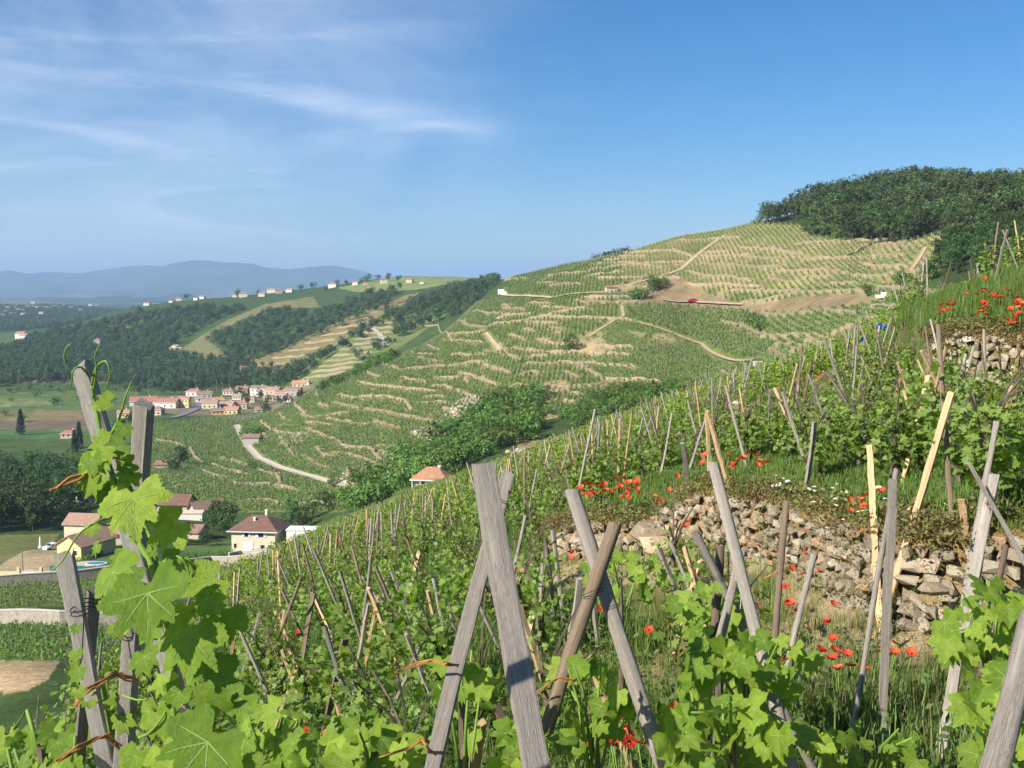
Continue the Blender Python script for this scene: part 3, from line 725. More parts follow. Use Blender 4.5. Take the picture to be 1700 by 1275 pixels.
scatter('far_woods', pts, [t[0] for t in TREES['farwood']] + [TREES['bush'][0][0], TREES['oak'][1][0], TREES['broad'][0][0]], nrng.uniform(0.35, 1.1, len(pts)) ** 1.2, nrng.uniform(0, 6.28, len(pts)),
        'dark green woodland covering the far ridge behind the village', 'woodland')
pts = np.vstack([sample_world(q, 1800, 3300, 17) for q in FAR2])
scatter('distant_woods', pts, [t[0] for t in TREES['farwood']], nrng.uniform(0.8, 1.5, len(pts)), nrng.uniform(0, 6.28, len(pts)), 'bluish woodland on the most distant slopes at left', 'woodland')
RIVER = [[(-60,580),(40,565),(160,570),(230,585),(340,598),(350,640),(300,650),(230,646),(180,640),(150,634),(-60,646)], [(340,600),(420,610),(430,640),(350,645)]]
pts = np.vstack([sample_world(q, 640, 1250, 7.0) for q in RIVER])
scatter('riverside_wood', pts, [t[0] for t in TREES['farwood']] + [TREES['poplar'][1][0], TREES['broad'][1][0]], nrng.uniform(0.5, 0.95, len(pts)), nrng.uniform(0, 6.28, len(pts)), 'dense riverside poplar wood beyond the village fields', 'woodland')
for q in []:
    tree('broad', q, rng.uniform(1.1, 1.5), 'tree', 'flat-topped clump of trees alone on the far grassy hilltop', 'clump of trees on the grassy hilltop')
for px_ in range(672, 726, 7):
    h_ = hitG(px_, 458, 1200, 2000)
    if h_: tree('broad', h_, rng.uniform(0.9, 1.15), 'tree', 'tree in the lone flat-topped clump on the far grassy hilltop', 'clump of trees on the grassy hilltop', sq=0.9)
# hilltop wood on the right
wp = sample_world(WOOD_TOP, 300, 520, 7.2)
wp = wp[wp[:, 0] < 0.53 * wp[:, 1]]
def ridge_keep(q):   # the crest only: what lies well behind it is out of sight
    pz = proj(q[:, 0], q[:, 1], q[:, 2] + 10)[1]; return pz < 480
wp = wp[ridge_keep(wp)]
order = np.argsort(wp[:, 1])
for q in wp[order][:290]:
    tree('oak', (q[0], q[1], q[2] - 0.3), rng.uniform(0.75, 1.25), 'oak_tree', 'oak in the dark wood on the hilltop above the right-hand terraces', 'oaks of the hilltop wood')
for a in [(1335,385,1.2),(1365,392,1.5),(1390,395,1.3),(1415,398,1.7),(1445,402,2.0),(1480,404,2.4),(1465,396,2.4),(1500,402,1.9),(1515,390,1.2),(1400,385,1.6),(1440,388,2.0),(1262,372,1.1),(1252,374,0.8)]:
    h_ = hitG(a[0], a[1]);
    if h_: tree('broad' if a[2] > 1.5 else 'bush', h_, a[2] * (0.5 if a[2] > 1.5 else 1.0), 'broadleaf_tree' if a[2] > 1.5 else 'bush', 'rounded green %s at the lower edge of the hilltop wood' % ('tree' if a[2] > 1.5 else 'bush'), 'wood edge', 'tree' if a[2] > 1.5 else 'bush')
GULLY = [(1525,470),(1560,440),(1585,395),(1640,380),(1800,380),(1800,440),(1640,446),(1580,465)]
gp = sample_world(GULLY, 240, 400, 5.0)
for q in gp[np.argsort(gp[:, 1])][:120]:
    tree('broad', (q[0], q[1], q[2] - .3), rng.uniform(0.35, 0.75), 'broadleaf_tree', 'green tree in the thicket between the hilltop wood and the poppies', 'trees of the gully thicket')
# thickets in the ravine
RAVINE = [([(640,800),(700,745),(770,705),(800,690),(880,640),(905,660),(900,700),(880,735),(800,770),(720,800),(600,850),(560,860),(575,830)], 5.2, (0.9, 2.0), 'bush in the green thicket filling the ravine below the terraces', 'bushes of the ravine thicket', 200, 330),
          ([(930,690),(1010,645),(1060,648),(1150,655),(1200,650),(1150,690),(1050,720),(960,730)], 5.0, (0.8, 1.5), 'bush in the thicket just beyond the edge of the near vineyard', 'bushes beyond the near vineyard', 200, 320),
          ([(515,650),(540,618),(600,600),(665,590),(640,606),(590,628),(540,650)], 4.6, (0.9, 1.6), 'bush in the hedge along the left brow of the terraced hill', 'hedge on the left brow', 380, 620)]
for q, sp, sr, lab, grp, a, b_ in RAVINE:
    for p in sample_world(q, a, b_, sp * 1.12):
        if 'hedge' not in lab and snoise(np.array([p[0] / 11]), np.array([p[1] / 11]), 33, 2)[0] < -0.35: continue
        tree('bush', (p[0], p[1], p[2] - 0.3), rng.uniform(*sr), 'bush', lab, grp, 'bush')
LONE = sorted([(1085,482,1.5),(1095,478,1.2),(1105,474,1.0),(1070,496,1.3),(1060,497,1.2),(1050,497,1.0),(1255,545,1.5),(1262,550,1.1),(1245,540,0.8),(1500,472,1.2),(1495,474,.9),(945,583,1.6),(1440,492,1.0),(410,735,1.6),(418,728,1.4),(428,722,1.2),(405,728,1.2),(1082,472,1.0),(555,808,1.0),(420,780,0.9),(893,447,1.5)])
for a in LONE:
    h_ = hitG(a[0], a[1])
    if h_: tree('bush', h_, a[2], 'bush', 'lone dark green bush between the terraced plots, %s' % side(LONE.index(a), len(LONE)), 'lone bushes on the terraced hill', 'bush')
# the dark wood at the left, close below
LEFTWOOD = [(-80,890),(-80,740),(0,722),(30,716),(90,720),(130,735),(165,770),(170,830),(110,850),(95,880)]
lw = sample_world(LEFTWOOD, 235, 380, 7.0)
for q in lw: tree('broad', (q[0], q[1], q[2] - .4), rng.uniform(0.75, 1.15), 'broadleaf_tree', 'tree of the dark dense wood at the left edge above the yellow house', 'trees of the dark left wood')
for a, lab in [((35,722,520,1.0), 'dark conifer spire standing above the left wood'), ((132,745,430,0.95), 'dark conifer beside the red roof behind the left wood'), ((124,752,420,0.8), 'shorter dark conifer left of the red roof behind the wood')]:
    p = hitG(a[0], a[1], 300, 700)
    if p: tree('conifer', p, a[3], 'conifer_tree', lab)
GARD = [(370,885,0.85,'tall dark tree left of the beige house'),(485,878,0.62,'tree right behind the beige house'),(500,880,0.5,'smaller tree right of the beige house'),(355,880,0.6,'dark tree beside the tall one left of the beige house'),
        (300,775,0.75,'round tree at the foot of the vine plots behind the square post'),(285,785,0.6,'smaller round tree by the tumbledown shed'),(265,830,0.6,'tree behind the brown barn'),(305,900,0.45,'garden tree left of the beige house driveway'),(285,905,0.5,'garden tree by the utility pole'),(340,905,0.35,'low garden tree beside the rockery'),
        (255,860,0.55,'tree half hidden behind the big leaves'),(180,850,0.5,'low tree behind the yellow house'),(150,860,0.45,'low tree left of the orange awning'),(110,870,0.5,'low tree behind the terracotta roof'),(215,705,0.55,'tree beside the orange house'),(195,720,0.6,'tree in front of the orange house'),(225,760,0.7,'tree hidden behind the square post'),(590,810,0.5,'tree at the lower end of the ravine thicket'),(545,850,0.5,'tree below the lowest terrace wall'),(520,862,0.55,'tree at the end of the lowest plot')]
for a in GARD:
    p = hitG(a[0], a[1], 190, 700)
    if p: tree('broad', p, a[2], 'broadleaf_tree', a[3])
VT = [(405,662),(430,665),(445,672),(475,676),(462,670),(412,672),(398,660),(330,640),(345,646),(360,642),(385,648),(450,612),(436,610),(462,618),(476,614),(490,616),(380,632),(350,632),(300,648),(320,646),(290,655),(270,655),(250,690),(232,655),(222,700),(500,664),(440,688)]
VT.sort()
for a in VT:
    p = hitG(a[0], a[1], 480, 1000)
    if p: tree('broad', p, rng.uniform(0.45, 0.8), 'village_tree', 'small green tree among the village houses, %s' % side(VT.index(a), len(VT)), 'trees of the village')
for i_, a in enumerate([(15,652),(30,650),(48,648),(62,652),(80,648),(95,650),(112,647),(128,650),(145,646),(160,650),(176,647),(192,650),(208,646),(222,650),(60,660),(130,664),(185,668),(20,668),(210,672),(90,672),(-10,655),(40,700),(8,690)]):
    p = hitG(a[0], a[1], 380, 1000)
    if p: tree('bush', p, rng.uniform(.8, 1.7), 'field_bush', 'bush along the hedges between the valley fields', 'hedge bushes of the valley fields', 'bush')
for a in [(430,488),(447,480),(470,478),(483,478),(488,476),(500,480),(520,478),(541,482),(575,470),(600,468),(610,466),(628,462),(645,464),(662,466),(560,472),(395,490),(310,496),(250,500),(820,460),(810,462),(825,470),(800,465)]:
    p = hitG(a[0], a[1] + 3, 900, 2200)
    if p: tree('broad', p, rng.uniform(0.6, 1.1), 'ridge_tree', 'small tree on the skyline among the far ridge houses', 'trees on the far skyline')
for a in [(985,424),(1000,421),(1015,417),(1030,414),(1043,411),(992,423),(1008,419),(1022,415),(1037,412)]:
    p = P(a[0], a[1] + 17, 600); tree('broad', p, 0.6, 'ridge_tree', 'tree of the dark row peeping over the main ridge', 'tree row behind the main ridge')

# ------------------------------------------------------------------ vines of the far plots
m_vfar = m_leaf('distant_vine_leaves', (0.07, 0.145, 0.022), (0.135, 0.255, 0.04), (0.22, 0.34, 0.065), 0.35, 0.6, 0.18)
m_vnear = m_leaf('vine_leaves', (0.10, 0.18, 0.018), (0.19, 0.295, 0.032), (0.30, 0.39, 0.06), 0.45, 0.45, 0.16, spec=0.25, under=(0.24, 0.33, 0.10))
def wood_mat(name, a, b_, c_):
    m, n, b = new_mat(name)
    f = nz(n, 9, 7, 0.65, 'Object', 0.3, (7, 7, 0.55)); f2 = nz(n, 3.0, 4, 0.6)
    col = ramp(n, f, [(0.28, a), (0.5, b_), (0.72, c_)])
    col = mixc2(n, 1.0, col, ramp(n, f2, [(0.3, (0.72, 0.72, 0.72)), (0.7, (1.2, 1.17, 1.12))]), 'MULTIPLY')
    f3 = nz(n, 14, 6, 0.7, 'Object', 1.2, (9, 9, 0.30)); crack = ramp(n, f3, [(0.33, (1, 1, 1)), (0.39, (0, 0, 0))]); col = mixc2(n, crack, col, tuple(x * .35 for x in a))
    f4 = nz(n, 7, 5, 0.7, 'Object', 0.5, (1.5, 1.5, .35)); lich = ramp(n, f4, [(0.60, (0, 0, 0)), (0.70, (.55, .55, .55))]); col = mixc2(n, lich, col, tuple(min(1, x * 1.15) for x in (c_[0], c_[1] * 1.02, c_[2] * .85)))
    oi = node(n, 'ShaderNodeObjectInfo'); hs = node(n, 'ShaderNodeHueSaturation'); link(n, col, hs.inputs['Color'])
    mr = node(n, 'ShaderNodeMapRange'); link(n, oi.outputs['Random'], mr.inputs[0]); mr.inputs[3].default_value = 0.78; mr.inputs[4].default_value = 1.22
    link(n, mr.outputs[0], hs.inputs['Value'])
    link(n, hs.outputs[0], b.inputs['Base Color']); b.inputs['Roughness'].default_value = 0.8; b.inputs['Specular IOR Level'].default_value = 0.2
    bump(n, b, f, 0.8, 0.008); return m
m_grey = wood_mat('grey_weathered_wood', (0.16, 0.14, 0.118), (0.335, 0.30, 0.26), (0.50, 0.455, 0.405))
m_brown = wood_mat('brown_old_wood', (0.10, 0.07, 0.045), (0.22, 0.165, 0.115), (0.34, 0.27, 0.20))
m_pale = wood_mat('silvery_wood', (0.34, 0.31, 0.28), (0.58, 0.545, 0.50), (0.76, 0.73, 0.69))
m_new = wood_mat('pale_new_wood', (0.42, 0.27, 0.14), (0.60, 0.41, 0.23), (0.72, 0.53, 0.33))
m_tan = m_flat('bleached_stake', (0.42, 0.35, 0.24), 0.9); m_gst = m_flat('grey_stake', (0.30, 0.26, 0.22), 0.9)
def far_vine(seed, stake_m, hi=1.0, nl=9):
    r = random.Random(seed); mb = MB()
    for k in range(nl):
        p = Vector((r.gauss(0, .16), r.gauss(0, .16), r.uniform(.15, .95) * hi)); quad(mb, p, (rdir(r, 0.5)), r.uniform(.16, .27), r, 0, r.gauss(.5, .2), .9)
    x, y = r.uniform(-.1, .1), r.uniform(-.1, .1); mb.tube([(x, y, -.1), (x + r.uniform(-.15, .15), y + r.uniform(-.15, .15), r.uniform(1.2, 1.55))], .03, 3, 1, cap=False)
    return mb.mesh('far_vine', [m_vfar, stake_m])
fvA = [far_vine(i, m_tan, .85, 7) for i in range(6)]; fvB = [far_vine(20 + i, m_gst, 1.05, 10) for i in range(6)]
ROWS = [([(1035,505),(1240,515),(1300,600),(1255,600),(1095,546),(1040,520)], 62, (1.0, 1.75)), ([(240,690),(400,690),(380,720),(420,775),(300,735),(240,720)], 70, (1.0, 2.1)), ([(400,690),(470,672),(470,690),(410,705)], 82, (1.0, 2.3)),
        ([(1000,530),(1095,546),(1255,600),(1150,644),(1000,630),(960,590)], 20, (1.2, 1.35)), ([(1440,410),(1510,400),(1580,384),(1556,440),(1502,470),(1440,470)], 75, (1.15, 1.8))]
def row_grid(ang, sp, d0=225, d1=620):
    a = R(ang); L = 700
    ii, jj = np.meshgrid(np.arange(-L, L, sp[0]), np.arange(-L, L, sp[1])); i = ii.ravel() + nrng.uniform(-.10, .10, ii.size); j = jj.ravel() + nrng.uniform(-.06, .06, ii.size)
    X = i * math.cos(a) - j * math.sin(a); Y = 400 + i * math.sin(a) + j * math.cos(a)
    k = (Y > d0) & (Y < d1) & (np.abs(X) < 0.53 * Y); return X[k], Y[k]
pool = []
for idx in range(len(ROWS) + 1):
    ang, sp = (ROWS[idx][1], ROWS[idx][2]) if idx < len(ROWS) else (84, (1.0, 1.65))
    X, Y = row_grid(ang, sp)
    k = np.abs(X - 20) < 320; X, Y = X[k], Y[k]
    Z = G(X, Y); px, py = proj(X, Y, Z)
    ok = inpoly(px, py, VINEYARD) & ~inpoly(px, py, SCRUB) & ~inpoly(px, py, WOOD_TOP)
    own = np.full(len(X), len(ROWS))
    for t, rr in enumerate(ROWS): own[inpoly(px, py, rr[0])] = t
    ok &= own == idx
    X, Y, Z, px, py = X[ok], Y[ok], Z[ok], px[ok], py[ok]
    gap = snoise(X / 9, Y / 14, 21, 4) + 0.55 * snoise(X / 45, Y / 60, 22, 3)
    ok = ~near_lines(X, Y, WALL3, 0.75) & ~near_lines(X, Y, PATH3, 1.9)
    ok &= ~((gap > 0.78) & (nrng.random(len(X)) < 0.8)) & (nrng.random(len(X)) < 0.93)
    pool.append(np.column_stack([X, Y, Z, px, py])[ok])
hv = np.vstack(pool)
pale = (hv[:, 3] > 1030) & (hv[:, 4] < 480) | (nrng.random(len(hv)) < 0.22)
A_ = hv[pale]; B_ = hv[~pale]
scatter('distant_vines', A_[:, :3], fvA, nrng.uniform(0.95, 1.35, len(A_)), nrng.uniform(0, 6.28, len(A_)), 'rows of small staked vines with bleached stakes on the upper hillside terraces', 'vines')
scatter('distant_green_vines', B_[:, :3], fvB, nrng.uniform(1.05, 1.5, len(B_)), nrng.uniform(0, 6.28, len(B_)), 'dense green vine rows covering the middle and lower terraces of the big hill', 'vines')
print('hill vines', len(hv))
lowv = []
for q, a, b_ in (([(-60,972),(480,922),(500,945),(420,982),(-60,1016)], 120, 235), ([(-60,1038),(250,1040),(200,1098),(-60,1098)], 90, 150)):
    lowv.append(sample_world(q, a, b_, 1.15, jit=0.25))
lowv = np.vstack(lowv)
scatter('valley_vines', lowv, fvB, nrng.uniform(0.6, 0.95, len(lowv)), nrng.uniform(0, 6.28, len(lowv)), 'low green vine plots between the roadside walls at lower left', 'vines')
# ================================================================== terrace walls, tracks, outcrops on the hill
m_dry = m_noise('dry_stone_far', [(0.25, (0.15, 0.12, 0.08)), (0.5, (0.30, 0.24, 0.15)), (0.75, (0.44, 0.36, 0.235))], 0.9, detail=8, bmp=0.8, bd=0.15, rnd=0.12)
def ribbon_wall(name, pl, h, th, mat, label, cat, group=None, sink=0.4, seed=0):
    r = random.Random(seed); mb = MB(); n_ = len(pl); vs = []; fs = []
    for i, p in enumerate(pl):
        t = pl[min(i + 1, n_ - 1)] - pl[max(i - 1, 0)]; t.z = 0
        if t.length < 1e-6: t = Vector((1, 0, 0))
        t.normalize(); s = Vector((-t.y, t.x, 0)) * th * 0.5
        hh = h * r.choice([.6, .8, 1.0, 1.1, 1.2, 1.35]) * (0.35 if i in (0, n_ - 1) else 1.0); o = Vector((r.uniform(-.3, .3), r.uniform(-.5, .5), 0))
        for q, z in ((p - s * 1.25 + o, -sink), (p - s + o, hh), (p + s + o, hh * 0.97), (p + s * 1.25 + o, -sink)): vs.append((q.x, q.y, q.z + z))
    for i in range(n_ - 1):
        a = i * 4; b_ = a + 4
        for k in range(3): fs.append((a + k, b_ + k, b_ + k + 1, a + k + 1))
    fs.append((0, 1, 2, 3)); fs.append((4 * (n_ - 1) + 3, 4 * (n_ - 1) + 2, 4 * (n_ - 1) + 1, 4 * (n_ - 1)))
    mb.add(vs, fs); o = mb.build(name, mat); tag(o, label, cat, group, 'thing'); return o
WZ = {}
for i, pl in enumerate(WALL3):
    if not pl: continue
    cxm = sum(proj(p.x, p.y, p.z)[0] for p in pl) / len(pl); cym = sum(proj(p.x, p.y, p.z)[1] for p in pl) / len(pl)
    zone = 'terraces below the oak wood' if cxm > 1120 and cym < 510 else 'ridge left of the climbing footpath' if cym < 482 else 'middle terraces above the ravine' if cxm > 790 else 'lowest plots beside the gravel track' if cym > 716 else 'left flank of the big hill'
    WZ.setdefault(zone, []).append((cxm, i, pl))
for zone, lst in WZ.items():
    lst.sort(key=lambda t: t[0])
    for j, (cxm, i, pl) in enumerate(lst):
        ribbon_wall('terrace_wall', pl, 0.95, 0.65, m_dry, 'low tan dry-stone wall, %s on the %s' % (side(j, len(lst)), zone), 'wall', 'terrace walls of the ' + zone, seed=i)
for i, pl in enumerate(WALL3B):
    if pl and len(pl) > 2: ribbon_wall('terrace_wall', pl, 1.5, 0.8, m_dry, 'thin pale terrace wall on the spurs behind the big hill', 'wall', 'terrace walls of the spurs behind', seed=200 + i)
for (pp, wd, lab, colr), pl in zip(PATHS, PATH3):
    if not pl: continue
    mb = MB(); n_ = len(pl); vs = []; fs = []
    L_ = []; R_ = []
    for i, p in enumerate(pl):
        t = pl[min(i + 1, n_ - 1)] - pl[max(i - 1, 0)]; t.z = 0; t.normalize(); s = Vector((-t.y, t.x, 0)) * wd * 0.42
        L_.append(p - s); R_.append(p + s)
    for q in L_ + pl + R_: vs.append((q.x, q.y, 0))
    Z = G(np.array([v[0] for v in vs]), np.array([v[1] for v in vs])); zc = np.maximum(Z, np.tile(Z[n_:2*n_], 3)) + 0.30
    vs = [(v[0], v[1], z) for v, z in zip(vs, zc)]
    for i in range(n_ - 1):
        fs.append((i, i + 1, n_ + i + 1, n_ + i)); fs.append((n_ + i, n_ + i + 1, 2 * n_ + i + 1, 2 * n_ + i))
    mb.add(vs, fs); o = mb.build('road' if wd > 4 else 'path', m_noise('track_surface', [(0.3, tuple(c * .8 for c in colr)), (0.7, tuple(min(1, c * 1.15) for c in colr))], 0.6)); tag(o, kind='structure'); o['label'] = lab
# rocks
m_rock = m_noise('pale_rock', [(0.25, (0.20, 0.16, 0.12)), (0.5, (0.42, 0.35, 0.26)), (0.75, (0.58, 0.51, 0.40))], 1.1, detail=9, bmp=0.7, bd=0.1, rnd=0.1)
def hull_rock(seed, n_=16, sc=(1, 1, 1), mat=None, name='stone', boxy=0.0):
    r = random.Random(seed); bm = bmesh.new()
    for _ in range(n_):
        v = rdir(r)
        if boxy: v = Vector([math.copysign(abs(c) ** (1 - boxy), c) for c in v]) * 0.8
        v = v * r.uniform(0.82, 1.0); bm.verts.new((v.x * sc[0], v.y * sc[1], v.z * sc[2]))
    res = bmesh.ops.convex_hull(bm, input=bm.verts[:]); 
    bmesh.ops.delete(bm, geom=[v for v in bm.verts if not v.link_faces], context='VERTS')
    me = bpy.data.meshes.new(name); bm.to_mesh(me); bm.free(); me.materials.append(mat or m_rock); return me
ROCKS = [hull_rock(i, 22) for i in range(6)]
def outcrop(poly, n_, size, label, d0=200, d1=560):
    q = sample_world(poly, d0, d1, size * 1.1)
    if not len(q): return
    e = empty('rock_outcrop', Vector(q.mean(0))); tag(e, label, 'rocks', 'rock outcrops on the hill')
    for p in q[:n_]:
        o = mesh_obj('rock', rng.choice(ROCKS), e, Vector(p) - e.location); s = size * rng.uniform(.5, 1.0)
        o.scale = (s * rng.uniform(.8, 1.3), s * rng.uniform(.7, 1.2), s * rng.uniform(.5, 1.0)); o.rotation_euler = (rng.uniform(-.4, .4), rng.uniform(-.4, .4), rng.uniform(0, 6.28))
outcrop([(742,690),(752,672),(772,660),(785,668),(772,690),(760,696)], 60, 1.6, 'pale jagged rock outcrop above the ravine bushes')
outcrop([(684,704),(700,696),(732,704),(735,725),(705,734),(688,720)], 60, 1.6, 'pale rock outcrop left of the ravine thicket')
outcrop([(545,790),(570,780),(596,800),(590,808),(560,806)], 40, 1.4, 'sandy rock heap at the end of the gravel track')
outcrop([(480,722),(500,716),(512,726),(508,737),(488,735)], 40, 1.3, 'small rock outcrop between plots above the gravel track')
outcrop([(745,655),(770,650),(800,660),(790,672),(760,668)], 40, 1.2, 'tan rubble strip above the jagged outcrop')
outcrop([(280,580),(300,570),(300,590)], 12, 5.0, 'reddish rock face low on the far wooded ridge', 800, 1300)
outcrop([(195,583),(240,572),(250,580),(215,588)], 14, 5.0, 'reddish quarry face in the far woods', 800, 1500)
outcrop([(833,742),(880,738),(890,750),(840,752)], 20, 1.0, 'tumbled stones beside the bare garden patch in the ravine', 190, 300)

# ================================================================== buildings
m_glass = m_flat('window_glass', (0.02, 0.025, 0.03), 0.15, 0.5)
m_white = m_noise('white_paint', [(0.3, (0.72, 0.71, 0.68)), (0.7, (0.82, 0.81, 0.79))], 1.5)
def wallm(name, c): return m_noise(name, [(0.3, tuple(x * 0.86 for x in c)), (0.7, c)], 0.7, detail=6, rough=0.9)
def roofm(name, c):
    m, n, b = new_mat(name); f = nz(n, 1.2, 6, 0.7); wv = node(n, 'ShaderNodeTexWave'); tcn = node(n, 'ShaderNodeTexCoord'); link(n, tcn.outputs['Object'], wv.inputs[0]); wv.inputs['Scale'].default_value = 2.2; wv.inputs['Distortion'].default_value = 0.4
    col = ramp(n, f, [(0.3, tuple(x * 0.68 for x in c)), (0.7, tuple(min(1, x * 1.2) for x in c))])
    link(n, col, b.inputs['Base Color']); b.inputs['Roughness'].default_value = 0.85; bump(n, b, wv.outputs['Fac'], 0.5, 0.08); return m
WM = {k: wallm('render_' + k, c) for k, c in dict(cream=(0.70,0.61,0.44), yellow=(0.76,0.60,0.30), white=(0.74,0.70,0.62), beige=(0.58,0.48,0.35), grey=(0.45,0.41,0.36), pink=(0.62,0.44,0.34), ochre=(0.62,0.44,0.20)).items()}
RM = {k: roofm('tiles_' + k, c) for k, c in dict(brown=(0.20,0.105,0.075), terra=(0.40,0.24,0.17), orange=(0.48,0.24,0.13), red=(0.40,0.18,0.12), dull=(0.30,0.18,0.13)).items()}
def opening(e, x, z, w_, h_, y, kind='window', shutters=False, side=None):
    """window or door on the front (y) or on a side wall (side = +-x)"""
    mb = MB(); f = 0.06
    mb.box(x - w_/2 - f, x + w_/2 + f, y - 0.07, y + 0.02, z - f, z + h_ + f)
    o = mb.build(kind, m_white, e); g_ = MB(); g_.box(x - w_/2, x + w_/2, y - 0.10, y - 0.03, z, z + h_)
    g_.build('pane' if kind == 'window' else 'door_panel', m_glass if kind == 'window' else m_white, o)
    if shutters:
        for s in (-1, 1):
            q = MB(); a = x + s * (w_ * 0.5 + f + w_ * 0.28); q.box(a - w_ * .26, a + w_ * .26, y - 0.11, y - 0.01, z - .04, z + h_ + .04); q.build('shutter', m_white, o)
    return o
def house(p, rz, L, Wd, H, roof, rh, wm, rm, label, name='house', group=None, wins=(), doors=(), chim=(), eave=0.5, hip=0.0, detail=True, cat='house'):
    e = empty(name, p, rz); tag(e, label, cat, group)
    mb = MB(); mb.box(-L/2, L/2, -Wd/2, Wd/2, -3.0, H); 
    if roof == 'gable': mb.add([(-L/2, -Wd/2, H), (-L/2, Wd/2, H), (-L/2, 0, H + rh), (L/2, -Wd/2, H), (L/2, Wd/2, H), (L/2, 0, H + rh)], [(0, 2, 1), (3, 4, 5)])
    mb.build('wall', wm, e)
    r = MB(); a, b_ = L/2 + eave, Wd/2 + eave; t = 0.16; hx = a - hip if roof == 'hip' else a
    z0 = H - (rh / (Wd/2)) * eave if roof == 'gable' else H
    lo = [(-a, -b_, z0), (a, -b_, z0), (a, b_, z0), (-a, b_, z0), (-hx, 0, H + rh), (hx, 0, H + rh)]
    up = [(x, y, z + t) for x, y, z in lo]; fs = [(0, 1, 5, 4), (2, 3, 4, 5), (1, 2, 5), (3, 0, 4)] if roof == 'hip' else [(0, 1, 5, 4), (2, 3, 4, 5)]
    r.add(up, fs); r.add(lo, [tuple(reversed(f)) for f in fs])
    for i, j in (((0, 1), (1, 2), (2, 3), (3, 0)) if roof == 'hip' else ((0, 1), (2, 3), (1, 5), (5, 2), (3, 4), (4, 0))):
        r.add([lo[i], lo[j], up[j], up[i]], [(0, 1, 2, 3)])
    ro = r.build('roof', rm, e)
    if hip and chim:
        q = MB(); q.box(-a, a, -b_ - .1, -b_ + .02, H - .14, H + .06); q.box(a - .02, a + .1, -b_, b_, H - .14, H + .06); q.box(-a - .1, -a + .02, -b_, b_, H - .14, H + .06); q.build('gutter', m_white, ro)
    for cx_, cy_, ch in chim:
        q = MB(); q.box(cx_ - .25, cx_ + .25, cy_ - .25, cy_ + .25, H, H + ch); q.box(cx_ - .33, cx_ + .33, cy_ - .33, cy_ + .33, H + ch, H + ch + .12); q.build('chimney', m_white, ro)
    for wv in wins: opening(e, *wv[:4], -Wd/2, 'window', len(wv) > 4 and wv[4])
    for wv in doors: opening(e, *wv[:4], -Wd/2, 'door')
    return e
def at(px, py, d0=170, d1=3000): return hitG(px, py, d0, d1)
# beige house
p = at(424, 916)
k_ = p.y / F
house(p + Vector((0, 4.2, 0.2)), R(-6), 76 * k_, 8.5, 34 * k_, 'hip', 20 * k_, WM['cream'], RM['brown'], 'two-storey cream house with brown hipped roof and white shutters', 'house', None,
      wins=[(-1.6, 3.4, 0.9, 1.1, True), (1.9, 3.4, 1.2, 1.1, True), (2.2, .6, 0.9, .9), (4.0, .6, 0.9, .9), (-4.4, .7, .6, 1.0)], doors=[(-1.2, 0.0, 2.4, 2.1)], chim=[(-0.5, -1.6, 2.6), (1.6, .6, 4.0)], eave=0.8, hip=4.2)
p = at(488, 905); house(p + Vector((1, 6, 0.2)), R(-4), 7.0, 4.0, 2.2, 'hip', 0.3, WM['white'], m_white, 'low white annex to the right of the cream house', 'annex', None, eave=.15, hip=1.0, wins=[(1.5, .8, .6, .6), (2.6, .8, .6, .6)])
# yellow house: two gabled wings
p = at(128, 928); yh = house(p + Vector((0.6, 4, 0.1)), R(68), 10.5, 7.0, 3.2, 'gable', 2.1, WM['yellow'], RM['terra'], 'yellow house with terracotta gable roof near the driveway', 'house', None, eave=0.45)
q = MB(); q.box(-5.33, -5.23, -2.5, -1.1, 1.1, 2.3); wo = q.build('window', m_white, yh); q = MB(); q.box(-5.37, -5.27, -2.35, -1.25, 1.2, 2.2); q.build('pane', m_glass, wo)
p = at(122, 906); house(p + Vector((-1.0, 10, 0.1)), R(-8), 8.0, 6.5, 3.6, 'gable', 2.0, WM['cream'], RM['terra'], 'rear wing with terracotta roof behind the yellow gable', 'house_wing', None, eave=0.45)
p = at(200, 905); house(p + Vector((0, 4, 0.2)), R(15), 7.5, 6.0, 2.6, 'gable', 1.7, WM['white'], RM['orange'], 'white house with bright orange roof half hidden by vine leaves', 'house', None, eave=.6)
p = at(143, 834); house(p + Vector((0, 3, 0.3)), R(30), 7.5, 6.0, 4.4, 'gable', 2.0, WM['white'], RM['brown'], 'small white house with brown roof in front of the dark wood', 'house', None, wins=[(0.4, 1.6, .9, 1.1)], eave=.5)
p = at(283, 852); house(p + Vector((0, 4, 0.2)), R(-4), 9.5, 6.5, 2.2, 'gable', 2.2, WM['beige'], RM['brown'], 'long low barn with dark brown roof right of the square post', 'barn', None, eave=.5)
p = at(338, 860); house(p + Vector((0, 3, 0.2)), R(40), 8.0, 4.5, 2.3, 'gable', 1.8, WM['grey'], RM['dull'], 'open-sided wooden shed with reddish brown roof', 'shed', None, eave=.6, cat='shed')
p = at(312, 865); house(p + Vector((0, 3, 0.2)), R(0), 7.0, 3.5, 1.6, 'gable', 0.5, WM['white'], WM['beige'], 'low flat-roofed white outbuilding beside the wooden shed', 'outbuilding', None, eave=.2, cat='shed')
p = at(272, 780); house(p + Vector((0, 2, 0.2)), R(5), 6.5, 4.0, 1.7, 'gable', 1.1, WM['grey'], RM['dull'], 'tumbledown shed with patchy roof behind the square post', 'shed', None, eave=.3, cat='shed')
p = at(305, 895); house(p + Vector((0, 4, 0)), R(-10), 8.0, 5.0, 1.4, 'gable', 1.4, WM['beige'], RM['dull'], 'brown roof almost hidden among garden trees', 'shed', None, eave=.4, cat='shed')
